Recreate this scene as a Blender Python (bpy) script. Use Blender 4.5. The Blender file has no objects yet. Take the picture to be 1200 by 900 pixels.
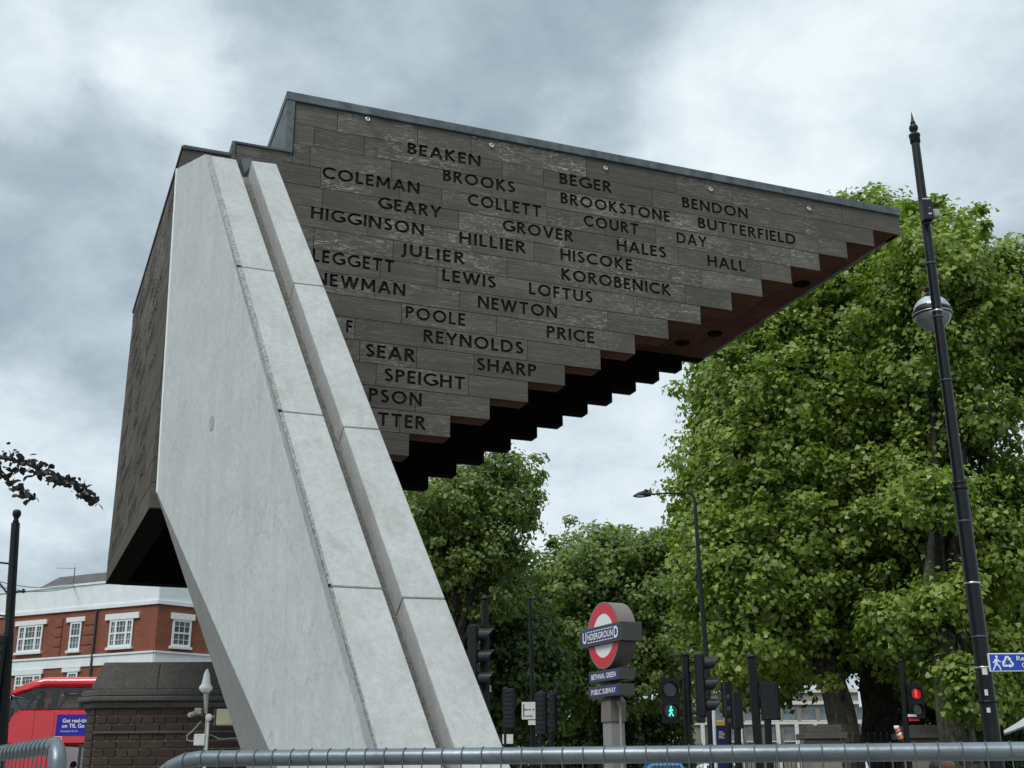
import bpy, bmesh, math, random
import numpy as np
from mathutils import Vector, Matrix
random.seed(7); rng = np.random.default_rng(7)
SC = bpy.context.scene; COL = SC.collection
V = lambda *a: Vector(a)
UP = V(0, 0, 1)
# ------------------------------------------------------------------ camera
FPX, PITCH, ROLL, EYE = 1380.0, math.radians(18.5534), math.radians(-0.38), V(0, 0, 1.75)
_u0 = V(0, -math.sin(PITCH), math.cos(PITCH)); FW = V(0, math.cos(PITCH), math.sin(PITCH))
_r0 = V(1, 0, 0); _c, _s = math.cos(ROLL), math.sin(ROLL)
CR = _r0 * _c + _u0 * _s; CU = -_r0 * _s + _u0 * _c
cam_d = bpy.data.cameras.new('camera'); cam = bpy.data.objects.new('camera', cam_d); COL.objects.link(cam)
cam_d.sensor_width = 36; cam_d.lens = FPX / 1200 * 36; cam_d.clip_start = .05; cam_d.clip_end = 3000
cam.matrix_world = Matrix(((CR.x, CU.x, -FW.x, 0), (CR.y, CU.y, -FW.y, 0), (CR.z, CU.z, -FW.z, EYE.z), (0, 0, 0, 1)))
SC.camera = cam
SC.render.resolution_x, SC.render.resolution_y = 1024, 768
SC.render.engine = 'CYCLES'
SC.view_settings.view_transform = 'Standard'; SC.view_settings.look = 'None'
SC.view_settings.exposure = 0.42; SC.view_settings.gamma = 1
def ray(x, y): return FW + CR * ((x - 600) / FPX) - CU * ((y - 450) / FPX)
def at(x, y, Y):
    v = ray(x, y); return EYE + v * (Y / v.y)
def on(x, y, P0, n):
    v = ray(x, y); return EYE + v * ((P0 - EYE).dot(n) / v.dot(n))
# ------------------------------------------------------------------ world: overcast sky
SUN_EL, SUN_AZ = math.radians(52), math.radians(212)
W = bpy.data.worlds.new("World"); SC.world = W; W.use_nodes = True
nt = W.node_tree; nt.nodes.clear()
def N(tree, typ, **kw):
    n = tree.nodes.new(typ)
    for k, v in kw.items():
        if k.startswith('i_'): n.inputs[k[2:].replace('_', ' ')].default_value = v
        elif k.startswith('n_'): n.inputs[int(k[2:])].default_value = v
        else: setattr(n, k, v)
    return n
def world():
    L = nt.links.new
    tc = N(nt, 'ShaderNodeTexCoord')
    sep = N(nt, 'ShaderNodeSeparateXYZ'); L(tc.outputs['Generated'], sep.inputs[0])
    zc = N(nt, 'ShaderNodeMath', operation='MAXIMUM', n_1=0.0); L(sep.outputs[2], zc.inputs[0])
    za = N(nt, 'ShaderNodeMath', operation='ADD', n_1=0.42); L(zc.outputs[0], za.inputs[0])
    sc = N(nt, 'ShaderNodeVectorMath', operation='DIVIDE'); L(tc.outputs['Generated'], sc.inputs[0])
    cb = N(nt, 'ShaderNodeCombineXYZ')
    for i in range(3): L(za.outputs[0], cb.inputs[i])
    L(cb.outputs[0], sc.inputs[1])
    n1 = N(nt, 'ShaderNodeTexNoise', i_Scale=2.1, i_Detail=9.0, i_Roughness=.52, i_Distortion=.35); L(sc.outputs[0], n1.inputs['Vector'])
    n2 = N(nt, 'ShaderNodeTexNoise', i_Scale=7.5, i_Detail=12.0, i_Roughness=.6, i_Distortion=.15); L(sc.outputs[0], n2.inputs['Vector'])
    cur = None
    def add(sock, k, off=0.0):
        nonlocal cur
        m = N(nt, 'ShaderNodeMath', operation='MULTIPLY_ADD', n_1=k, n_2=off); L(sock, m.inputs[0])
        if cur is None: cur = m.outputs[0]
        else:
            a = N(nt, 'ShaderNodeMath', operation='ADD'); L(cur, a.inputs[0]); L(m.outputs[0], a.inputs[1]); cur = a.outputs[0]
    add(n1.outputs[0], 1.0, -0.5 + 0.46); add(n2.outputs[0], 1.15, -0.575)
    # cloud masses: thick grey ones and thin bright ones, as directions in the sky
    for (px, py, rad, k) in SKY_MASSES:
        dv = ray(px, py).normalized()
        dt = N(nt, 'ShaderNodeVectorMath', operation='DOT_PRODUCT'); dt.inputs[1].default_value = dv; 
        # warp the direction a little so the masses get ragged edges
        L(WARP(tc, L), dt.inputs[0])
        mr = N(nt, 'ShaderNodeMapRange', interpolation_type='SMOOTHERSTEP'); L(dt.outputs['Value'], mr.inputs[0])
        mr.inputs[1].default_value = math.cos(math.radians(rad)); mr.inputs[2].default_value = 1.0
        mr.inputs[3].default_value = 0; mr.inputs[4].default_value = 1
        add(mr.outputs[0], k)
    ramp = N(nt, 'ShaderNodeValToRGB'); L(cur, ramp.inputs[0])
    cr = ramp.color_ramp
    cr.elements[0].position = .0; cr.elements[0].color = (.245, .32, .375, 1)
    cr.elements[1].position = 1.0; cr.elements[1].color = (.68, .745, .775, 1)
    for p, c in ((.25, (.325, .40, .45)), (.5, (.43, .51, .565)), (.75, (.56, .64, .69))):
        e = cr.elements.new(p); e.color = (*c, 1)
    # an overcast sky brightens towards the zenith
    zb = N(nt, 'ShaderNodeMapRange', interpolation_type='SMOOTHSTEP'); L(sep.outputs[2], zb.inputs[0])
    zb.inputs[1].default_value = .62; zb.inputs[2].default_value = 1.0; zb.inputs[3].default_value = 1.0; zb.inputs[4].default_value = 2.1
    mul = N(nt, 'ShaderNodeVectorMath', operation='SCALE'); L(ramp.outputs[0], mul.inputs[0]); L(zb.outputs[0], mul.inputs['Scale'])
    sky = N(nt, 'ShaderNodeTexSky', sky_type='NISHITA', sun_disc=False, sun_elevation=SUN_EL, sun_rotation=SUN_AZ)
    bg1 = N(nt, 'ShaderNodeBackground', i_Strength=0.05); L(sky.outputs[0], bg1.inputs[0])
    bg2 = N(nt, 'ShaderNodeBackground', i_Strength=SKY_STR); L(mul.outputs[0], bg2.inputs[0])
    mx = N(nt, 'ShaderNodeMixShader', n_0=.93); L(bg1.outputs[0], mx.inputs[1]); L(bg2.outputs[0], mx.inputs[2])
    out = N(nt, 'ShaderNodeOutputWorld'); L(mx.outputs[0], out.inputs[0])
_warp = []
def WARP(tc, L):
    if _warp: return _warp[0]
    nz = N(nt, 'ShaderNodeTexNoise', i_Scale=4.0, i_Detail=7.0, i_Roughness=.6); L(tc.outputs['Generated'], nz.inputs['Vector'])
    sb = N(nt, 'ShaderNodeVectorMath', operation='SUBTRACT', n_1=(.5, .5, .5)); L(nz.outputs['Color'], sb.inputs[0])
    sl = N(nt, 'ShaderNodeVectorMath', operation='SCALE', i_Scale=.22); L(sb.outputs[0], sl.inputs[0])
    ad = N(nt, 'ShaderNodeVectorMath', operation='ADD'); L(tc.outputs['Generated'], ad.inputs[0]); L(sl.outputs[0], ad.inputs[1])
    nm = N(nt, 'ShaderNodeVectorMath', operation='NORMALIZE'); L(ad.outputs[0], nm.inputs[0])
    _warp.append(nm.outputs[0]); return _warp[0]
SKY_STR = 1.0
SKY_MASSES = [(570, 30, 14, -.36), (70, 310, 11, -.26), (235, 95, 4.0, .22), (10, 60, 4, .24), (740, 190, 6, .26), (1000, 60, 13, .22),
              (1150, 240, 6, -.08), (40, 520, 7, .34), (700, 580, 12, .34), (90, 640, 5, -.10), (900, 130, 8, .22), (300, 230, 4, .10)]
world()
sun_d = bpy.data.lights.new('sun', 'SUN'); sun = bpy.data.objects.new('sun', sun_d); COL.objects.link(sun)
sun_d.energy = 1.5; sun_d.angle = math.radians(22); sun_d.color = (1, .985, .96)
# SUN_AZ clockwise from +Y
sdir = V(math.sin(SUN_AZ) * math.cos(SUN_EL), math.cos(SUN_AZ) * math.cos(SUN_EL), math.sin(SUN_EL))
sun.rotation_euler = sdir.to_track_quat('Z', 'Y').to_euler()

# ------------------------------------------------------------------ materials
def newmat(name):
    m = bpy.data.materials.new(name); m.use_nodes = True
    t = m.node_tree; return m, t, t.nodes['Principled BSDF'], t.links.new
def plain(name, col, rough=.6, metal=0.0, noise=.15, scale=6.0, bump=0.0, spec=.5, emit=None, estr=1.0):
    m, t, b, L = newmat(name)
    b.inputs['Roughness'].default_value = rough; b.inputs['Metallic'].default_value = metal
    b.inputs['Specular IOR Level'].default_value = spec
    if emit: b.inputs['Emission Color'].default_value = (*emit, 1); b.inputs['Emission Strength'].default_value = estr
    tc = N(t, 'ShaderNodeTexCoord'); n = N(t, 'ShaderNodeTexNoise', i_Scale=scale, i_Detail=6.0, i_Roughness=.6)
    L(tc.outputs['Object'], n.inputs['Vector'])
    r = N(t, 'ShaderNodeValToRGB'); L(n.outputs[0], r.inputs[0])
    r.color_ramp.elements[0].position = .3; r.color_ramp.elements[1].position = .7
    r.color_ramp.elements[0].color = (*[c * (1 - noise) for c in col], 1); r.color_ramp.elements[1].color = (*[min(1, c * (1 + noise)) for c in col], 1)
    L(r.outputs[0], b.inputs['Base Color'])
    if bump:
        bm_ = N(t, 'ShaderNodeBump', i_Strength=bump, i_Distance=.01); n2 = N(t, 'ShaderNodeTexNoise', i_Scale=scale * 8, i_Detail=4.0)
        L(tc.outputs['Object'], n2.inputs['Vector']); L(n2.outputs[0], bm_.inputs['Height']); L(bm_.outputs[0], b.inputs['Normal'])
    return m
def ramp(t, sock, stops, L):
    r = N(t, 'ShaderNodeValToRGB'); L(sock, r.inputs[0]); cr = r.color_ramp
    cr.elements[0].position, cr.elements[0].color = stops[0][0], (*stops[0][1], 1)
    cr.elements[1].position, cr.elements[1].color = stops[-1][0], (*stops[-1][1], 1)
    for p, c in stops[1:-1]:
        e = cr.elements.new(p); e.color = (*c, 1)
    return r.outputs[0]
def mixc(t, fac, a, b, L, mode='MIX'):
    m = N(t, 'ShaderNodeMix', data_type='RGBA', blend_type=mode)
    for s, v in ((m.inputs[0], fac), (m.inputs[6], a), (m.inputs[7], b)):
        if isinstance(v, (int, float)): s.default_value = v
        elif isinstance(v, tuple): s.default_value = (*v, 1)
        else: L(v, s)
    return m.outputs[2]
def wood_mat(name, base, light, lichen):
    m, t, b, L = newmat(name); b.inputs['Roughness'].default_value = .85; b.inputs['Specular IOR Level'].default_value = .25
    tc = N(t, 'ShaderNodeTexCoord'); oi = N(t, 'ShaderNodeObjectInfo')
    off = N(t, 'ShaderNodeVectorMath', operation='MULTIPLY_ADD'); L(tc.outputs['Object'], off.inputs[0]); off.inputs[1].default_value = (1, 1, 1)
    sc0 = N(t, 'ShaderNodeVectorMath', operation='SCALE', i_Scale=37.0); cb = N(t, 'ShaderNodeCombineXYZ')
    for i in range(3): L(oi.outputs['Random'], cb.inputs[i])
    L(cb.outputs[0], sc0.inputs[0]); L(sc0.outputs[0], off.inputs[2])
    def noise(scl, det, ro, dist=0.0):
        mp = N(t, 'ShaderNodeVectorMath', operation='MULTIPLY', n_1=scl); L(off.outputs[0], mp.inputs[0])
        n = N(t, 'ShaderNodeTexNoise', i_Scale=1.0, i_Detail=det, i_Roughness=ro, i_Distortion=dist); L(mp.outputs[0], n.inputs['Vector']); return n.outputs[0]
    grain = noise((2.2, 20, 75), 6.0, .65, .8); fine = noise((9, 60, 320), 4.0, .7); blotch = noise((2.6, 3, 4.5), 5.0, .6)
    c = ramp(t, grain, [(.25, tuple(x * .62 for x in base)), (.5, base), (.78, light)], L)
    c = mixc(t, ramp(t, fine, [(.35, (.0, .0, .0)), (.62, (.6, .6, .6))], L), c, tuple(x * .40 for x in base), L)
    # per board tone
    br = N(t, 'ShaderNodeMapRange'); L(oi.outputs['Random'], br.inputs[0]); br.inputs[3].default_value = .80; br.inputs[4].default_value = 1.18
    sv = N(t, 'ShaderNodeVectorMath', operation='SCALE'); L(c, sv.inputs[0]); L(br.outputs[0], sv.inputs['Scale'])
    c = mixc(t, ramp(t, blotch, [(.36, (0, 0, 0)), (.66, (.75, .75, .75))], L), sv.outputs[0], tuple(x * .55 for x in base), L)
    if lichen:
        fl = noise((15, 30, 70), 7.0, .75, 1.2); ma = noise((1.7, 2, 3.0), 2.0, .5)
        gt = N(t, 'ShaderNodeMath', operation='MULTIPLY'); L(ramp(t, fl, [(.52, (0, 0, 0)), (.62, (1, 1, 1))], L), gt.inputs[0])
        L(ramp(t, ma, [(.42, (.05, .05, .05)), (.62, (1, 1, 1))], L), gt.inputs[1])
        g2 = N(t, 'ShaderNodeMath', operation='MULTIPLY'); L(gt.outputs[0], g2.inputs[0])
        # higher boards carry more lichen
        geo = N(t, 'ShaderNodeNewGeometry'); sp = N(t, 'ShaderNodeSeparateXYZ'); L(geo.outputs['Position'], sp.inputs[0])
        mz = N(t, 'ShaderNodeMapRange'); L(sp.outputs[2], mz.inputs[0]); mz.inputs[1].default_value = 4.0; mz.inputs[2].default_value = 6.5; mz.inputs[3].default_value = .25; mz.inputs[4].default_value = 1.0
        L(mz.outputs[0], g2.inputs[1])
        rn = N(t, 'ShaderNodeMath', operation='MULTIPLY', n_1=7.31); L(oi.outputs['Random'], rn.inputs[0]); fr = N(t, 'ShaderNodeMath', operation='FRACT'); L(rn.outputs[0], fr.inputs[0])
        pw = N(t, 'ShaderNodeMapRange'); L(fr.outputs[0], pw.inputs[0]); pw.inputs[1].default_value = .15; pw.inputs[3].default_value = .25; pw.inputs[4].default_value = 1.5
        g3 = N(t, 'ShaderNodeMath', operation='MULTIPLY', use_clamp=True); L(g2.outputs[0], g3.inputs[0]); L(pw.outputs[0], g3.inputs[1]); g2 = g3
        c = mixc(t, g2.outputs[0], c, (.44, .42, .38), L)
        dr = noise((38, 12, 2.2), 4.0, .6)   # pale drips
        c = mixc(t, ramp(t, dr, [(.73, (0, 0, 0)), (.80, (.5, .5, .5))], L), c, (.42, .42, .40), L)
    L(c, b.inputs['Base Color'])
    bp = N(t, 'ShaderNodeBump', i_Strength=.5, i_Distance=.004); L(grain, bp.inputs['Height']); L(bp.outputs[0], b.inputs['Normal'])
    return m
def concrete_mat(name, c0, c1, speck=.0, cracks=False, stain=(.25, .24, .22)):
    m, t, b, L = newmat(name); b.inputs['Roughness'].default_value = .88; b.inputs['Specular IOR Level'].default_value = .3
    geo = N(t, 'ShaderNodeNewGeometry'); P = geo.outputs['Position']
    def noise(s, d, r=.6, dist=0.0, v=None):
        n = N(t, 'ShaderNodeTexNoise', i_Scale=s, i_Detail=d, i_Roughness=r, i_Distortion=dist); L(v or P, n.inputs['Vector']); return n.outputs[0]
    c = ramp(t, noise(3.0, 9.0, .65), [(.3, c0), (.7, c1)], L)
    c = mixc(t, ramp(t, noise(28, 5.0, .7), [(.3, (.5, .5, .5)), (.62, (0, 0, 0))], L), c, tuple(x * .72 for x in c0), L)
    c = mixc(t, ramp(t, noise(230, 3.0, .8), [(.30, (.8, .8, .8)), (.46, (0, 0, 0))], L), c, tuple(x * .45 for x in c0), L)
    mp = N(t, 'ShaderNodeVectorMath', operation='MULTIPLY', n_1=(9, 9, 1.1)); L(P, mp.inputs[0])
    c = mixc(t, ramp(t, noise(1.0, 6.0, .6, 0.4, mp.outputs[0]), [(.50, (0, 0, 0)), (.76, (.5, .5, .5))], L), c, stain, L)
    if speck:
        vo = N(t, 'ShaderNodeTexVoronoi', i_Scale=110.0); L(P, vo.inputs['Vector'])
        c = mixc(t, speck, c, ramp(t, vo.outputs['Color'], [(.1, (.16, .155, .145)), (.5, (.36, .355, .34)), (.9, (.62, .61, .59))], L), L)
    if cracks:
        wn = N(t, 'ShaderNodeTexNoise', i_Scale=4.0, i_Detail=8.0, i_Roughness=.7); L(P, wn.inputs['Vector'])
        ws = N(t, 'ShaderNodeVectorMath', operation='SCALE', i_Scale=.42); L(wn.outputs['Color'], ws.inputs[0])
        wa = N(t, 'ShaderNodeVectorMath', operation='ADD'); L(P, wa.inputs[0]); L(ws.outputs[0], wa.inputs[1])
        vo = N(t, 'ShaderNodeTexVoronoi', feature='DISTANCE_TO_EDGE', i_Scale=1.7); L(wa.outputs[0], vo.inputs['Vector'])
        k = ramp(t, vo.outputs['Distance'], [(.0, (.7, .7, .7)), (.008, (0, 0, 0))], L)
        k2 = N(t, 'ShaderNodeMath', operation='MULTIPLY'); L(k, k2.inputs[0]); L(ramp(t, noise(1.4, 3.0), [(.46, (0, 0, 0)), (.60, (1, 1, 1))], L), k2.inputs[1])
        c = mixc(t, k2.outputs[0], c, tuple(x * .5 for x in c0), L)
    L(c, b.inputs['Base Color'])
    bp = N(t, 'ShaderNodeBump', i_Strength=.35, i_Distance=.004); L(noise(90, 5.0, .7), bp.inputs['Height']); L(bp.outputs[0], b.inputs['Normal'])
    return m
def leaf_mat(name, c0, c1, c2):
    m = bpy.data.materials.new(name); m.use_nodes = True; t = m.node_tree; t.nodes.clear(); L = t.links.new
    geo = N(t, 'ShaderNodeNewGeometry')
    c = ramp(t, geo.outputs['Random Per Island'], [(0.0, c0), (.55, c1), (1.0, c2)], L)
    nz = N(t, 'ShaderNodeTexNoise', i_Scale=.45, i_Detail=2.0); L(geo.outputs['Position'], nz.inputs['Vector'])
    c = mixc(t, ramp(t, nz.outputs[0], [(.4, (0, 0, 0)), (.62, (.55, .55, .55))], L), c, c2, L)
    d = N(t, 'ShaderNodeBsdfPrincipled', i_Roughness=.42); d.inputs['Specular IOR Level'].default_value = .5; L(c, d.inputs['Base Color'])
    tr = N(t, 'ShaderNodeBsdfTranslucent'); sc = N(t, 'ShaderNodeVectorMath', operation='MULTIPLY', n_1=(1.2, 1.45, .45)); L(c, sc.inputs[0]); L(sc.outputs[0], tr.inputs[0])
    mx = N(t, 'ShaderNodeMixShader', n_0=.38); L(d.outputs[0], mx.inputs[1]); L(tr.outputs[0], mx.inputs[2])
    o = N(t, 'ShaderNodeOutputMaterial'); L(mx.outputs[0], o.inputs[0]); return m
def brick_tex_mat(name, c1, c2, mortar, bw=.225, bh=.075):
    m, t, b, L = newmat(name); b.inputs['Roughness'].default_value = .85
    tc = N(t, 'ShaderNodeTexCoord')
    br = N(t, 'ShaderNodeTexBrick', i_Scale=1.0, i_Mortar_Size=.006, i_Brick_Width=bw, i_Row_Height=bh)
    br.inputs['Color1'].default_value = (*c1, 1); br.inputs['Color2'].default_value = (*c2, 1); br.inputs['Mortar'].default_value = (*mortar, 1)
    sp = N(t, 'ShaderNodeSeparateXYZ'); L(tc.outputs['Object'], sp.inputs[0]); cb = N(t, 'ShaderNodeCombineXYZ'); L(sp.outputs[0], cb.inputs[0]); L(sp.outputs[2], cb.inputs[1])
    L(cb.outputs[0], br.inputs['Vector'])
    n = N(t, 'ShaderNodeTexNoise', i_Scale=1.2, i_Detail=6.0); L(tc.outputs['Object'], n.inputs['Vector'])
    c = mixc(t, ramp(t, n.outputs[0], [(.35, (0, 0, 0)), (.7, (.4, .4, .4))], L), br.outputs[0], tuple(x * .6 for x in c1), L)
    L(c, b.inputs['Base Color']); return m
def glass_mat(name, col, rough=.05):
    m, t, b, L = newmat(name); b.inputs['Base Color'].default_value = (*col, 1); b.inputs['Roughness'].default_value = rough; b.inputs['Specular IOR Level'].default_value = .8
    return m
def clear_glass(name):
    m = bpy.data.materials.new(name); m.use_nodes = True; t = m.node_tree; t.nodes.clear(); L = t.links.new
    a = N(t, 'ShaderNodeBsdfTransparent'); a.inputs[0].default_value = (.75, .82, .82, 1); g = N(t, 'ShaderNodeBsdfGlossy', i_Roughness=.03)
    fr = N(t, 'ShaderNodeFresnel', i_IOR=1.5); mx = N(t, 'ShaderNodeMixShader'); L(fr.outputs[0], mx.inputs[0]); L(a.outputs[0], mx.inputs[1]); L(g.outputs[0], mx.inputs[2])
    o = N(t, 'ShaderNodeOutputMaterial'); L(mx.outputs[0], o.inputs[0]); return m
M = {}
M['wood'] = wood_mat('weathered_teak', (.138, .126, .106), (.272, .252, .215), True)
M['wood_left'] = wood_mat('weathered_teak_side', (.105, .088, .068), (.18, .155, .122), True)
M['teak'] = wood_mat('sheltered_teak', (.105, .040, .020), (.21, .086, .042), False)
M['teak_shaded'] = plain('shaded_teak_inside', (.006, .004, .003), .95, noise=.3, scale=3, spec=.05)  # near-black colour puts the shade of the hollow stair into the wood
M['letter'] = plain('blackened_lettering', (.006, .0055, .005), .8, noise=.2)
M['zinc'] = plain('zinc_coping', (.105, .125, .135), .6, .35, .45, 9, .2)
M['zinc_dark'] = plain('dark_coping', (.07, .075, .078), .5, .4, .25, 5)
M['conc_a'] = concrete_mat('smooth_concrete', (.50, .52, .51), (.60, .62, .605), 0, True, (.38, .39, .37))
M['conc_b'] = concrete_mat('fair_concrete', (.46, .465, .445), (.58, .585, .565), .06, False, (.30, .29, .26))
M['conc_edge'] = concrete_mat('exposed_aggregate', (.25, .25, .235), (.36, .36, .34), .6)
M['conc_shaded'] = concrete_mat('shaded_concrete', (.27, .27, .255), (.34, .34, .32))  # darker copy of the concrete, with shade put into its colour
M['moss'] = concrete_mat('mossy_groove', (.07, .068, .05), (.15, .14, .11), .3, False, (.05, .055, .03))
M['steel'] = plain('stainless_steel', (.62, .62, .6), .3, .9, .05)
M['galv'] = plain('galvanised_tube', (.17, .195, .21), .40, .7, .25, 9, .06)
M['galv_light'] = plain('galvanised_corner', (.42, .45, .47), .42, .7, .3, 18, .15)
M['wire'] = plain('mesh_wire', (.11, .12, .13), .5, .6)
M['black'] = plain('black_paint', (.006, .0065, .007), .45, 0, .3, 9, spec=.3)
M['black_post'] = plain('post_paint', (.007, .008, .010), .36, 0, .3, 5, spec=.35)
M['charcoal'] = plain('signal_plastic', (.011, .013, .015), .5, 0, .2, spec=.35)
M['lens_off'] = glass_mat('unlit_lens', (.02, .02, .02), .15)
M['green_lit'] = plain('green_figure', (.1, .9, .7), .5, emit=(.03, .95, .62), estr=1.15)
M['red_lit'] = plain('red_figure', (.9, .1, .05), .5, emit=(1, .035, .02), estr=1.1)
M['red_glow'] = plain('red_lens', (.3, .01, .01), .3, emit=(.4, .01, .01), estr=.4)
M['white'] = plain('white_paint', (.74, .76, .75), .55, 0, .06)
M['offwhite'] = plain('aged_white', (.6, .6, .56), .6, 0, .12)
M['render_white'] = plain('painted_stucco', (.74, .78, .78), .8, 0, .08, 1.5)
M['cream'] = plain('cream_plastic', (.42, .40, .27), .5, 0, .1)
M['grey_pl'] = plain('grey_plastic', (.32, .31, .28), .5, 0, .15)
M['brown_grey'] = plain('sign_casing', (.17, .145, .125), .5, .1, .1)
M['casing_dark'] = plain('sign_casing_dark', (.06, .055, .05), .5, .1, .1)
M['sign_red'] = plain('sign_red', (.62, .012, .03), .4, 0, .05)
M['sign_white'] = plain('sign_white', (.78, .78, .76), .4, 0, .03)
M['sign_blue'] = plain('sign_navy', (.012, .018, .12), .35, 0, .05)
M['blue_sign'] = plain('street_sign_blue', (.01, .06, .42), .4, 0, .04)
M['bus_red'] = plain('bus_red', (.62, .006, .012), .16, 0, .05, 1.0, spec=.7)
M['bus_red'].node_tree.nodes['Principled BSDF'].inputs['Coat Weight'].default_value = .8
M['bus_black'] = glass_mat('bus_dark_trim', (.012, .012, .014), .2)
M['ad_blue'] = plain('advert_blue', (.012, .012, .30), .4, 0, .02)
M['bus_glass'] = clear_glass('bus_glazing')
M['glass'] = plain('window_glass', (.10, .12, .13), .07, 0, .85, .9, spec=.8)
M['brick'] = brick_tex_mat('red_brickwork', (.27, .078, .036), (.19, .055, .030), (.2, .12, .09))
M['slate'] = plain('slate_roof', (.085, .08, .075), .7, 0, .25, 3)
M['brown_brick'] = wood_mat('sooty_brick', (.075, .050, .038), (.12, .085, .065), False)
M['mortar'] = plain('lime_mortar', (.22, .20, .165), .95, 0, .3, 10, .3)
M['stone'] = concrete_mat('sooty_stone', (.038, .034, .027), (.088, .080, .065), .12, False, (.05, .048, .04))
M['tan'] = plain('tan_render', (.24, .205, .165), .85, 0, .12)
M['yellow'] = plain('totem_yellow', (.75, .48, .02), .5, 0, .05)
def bark_mat(name, a, b2, c2):
    m, t, b, L = newmat(name); b.inputs['Roughness'].default_value = .95; b.inputs['Specular IOR Level'].default_value = .15
    geo = N(t, 'ShaderNodeNewGeometry'); mp = N(t, 'ShaderNodeVectorMath', operation='MULTIPLY', n_1=(1, 1, .45)); L(geo.outputs['Position'], mp.inputs[0])
    n = N(t, 'ShaderNodeTexNoise', i_Scale=7.0, i_Detail=6.0, i_Roughness=.6, i_Distortion=.6); L(mp.outputs[0], n.inputs['Vector'])
    c = ramp(t, n.outputs[0], [(.40, a), (.46, b2), (.56, b2), (.62, c2)], L)
    f = N(t, 'ShaderNodeTexNoise', i_Scale=45.0, i_Detail=4.0); L(mp.outputs[0], f.inputs['Vector'])
    c = mixc(t, ramp(t, f.outputs[0], [(.35, (.7, .7, .7)), (.6, (0, 0, 0))], L), c, tuple(x * .5 for x in a), L); L(c, b.inputs['Base Color'])
    bp = N(t, 'ShaderNodeBump', i_Strength=.8, i_Distance=.03); L(n.outputs[0], bp.inputs['Height']); L(bp.outputs[0], b.inputs['Normal']); return m
M['bark'] = bark_mat('mottled_bark', (.045, .040, .030), (.115, .105, .082), (.21, .195, .155))
M['bark_dark'] = bark_mat('dark_bark', (.018, .016, .012), (.035, .031, .025), (.06, .054, .043))
M['leaf_plane'] = leaf_mat('plane_leaves', (.062, .115, .014), (.150, .222, .030), (.33, .40, .08))
M['leaf_mid'] = leaf_mat('mid_leaves', (.070, .112, .024), (.145, .20, .046), (.24, .30, .09))
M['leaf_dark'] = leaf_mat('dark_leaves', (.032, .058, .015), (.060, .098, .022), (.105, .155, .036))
M['leaf_plum'] = leaf_mat('plum_leaves', (.012, .010, .012), (.022, .016, .018), (.03, .028, .02))
M['asphalt'] = plain('asphalt', (.05, .05, .052), .9, 0, .2, 30, .4)
M['paving'] = plain('paving_slabs', (.26, .25, .235), .9, 0, .12, 2)
M['grass'] = plain('verge', (.05, .075, .02), .95, 0, .3, 1)
M['kerb'] = plain('kerb_stone', (.3, .3, .28), .9)
M['skin'] = plain('skin', (.45, .26, .19), .6, 0, .05)
M['hair'] = plain('dark_hair', (.02, .014, .010), .6)
M['ginger'] = plain('brown_hair', (.16, .07, .03), .6)
M['grey_cloth'] = plain('grey_cloth', (.16, .16, .15), .9)
M['dark_cloth'] = plain('dark_cloth', (.02, .022, .03), .9)
M['teal_cloth'] = plain('teal_cloth', (.03, .22, .20), .9)
M['orange_cloth'] = plain('orange_cloth', (.75, .18, .05), .9)
M['car_blue'] = plain('car_blue', (.05, .27, .60), .25, .1, .04)

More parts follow.
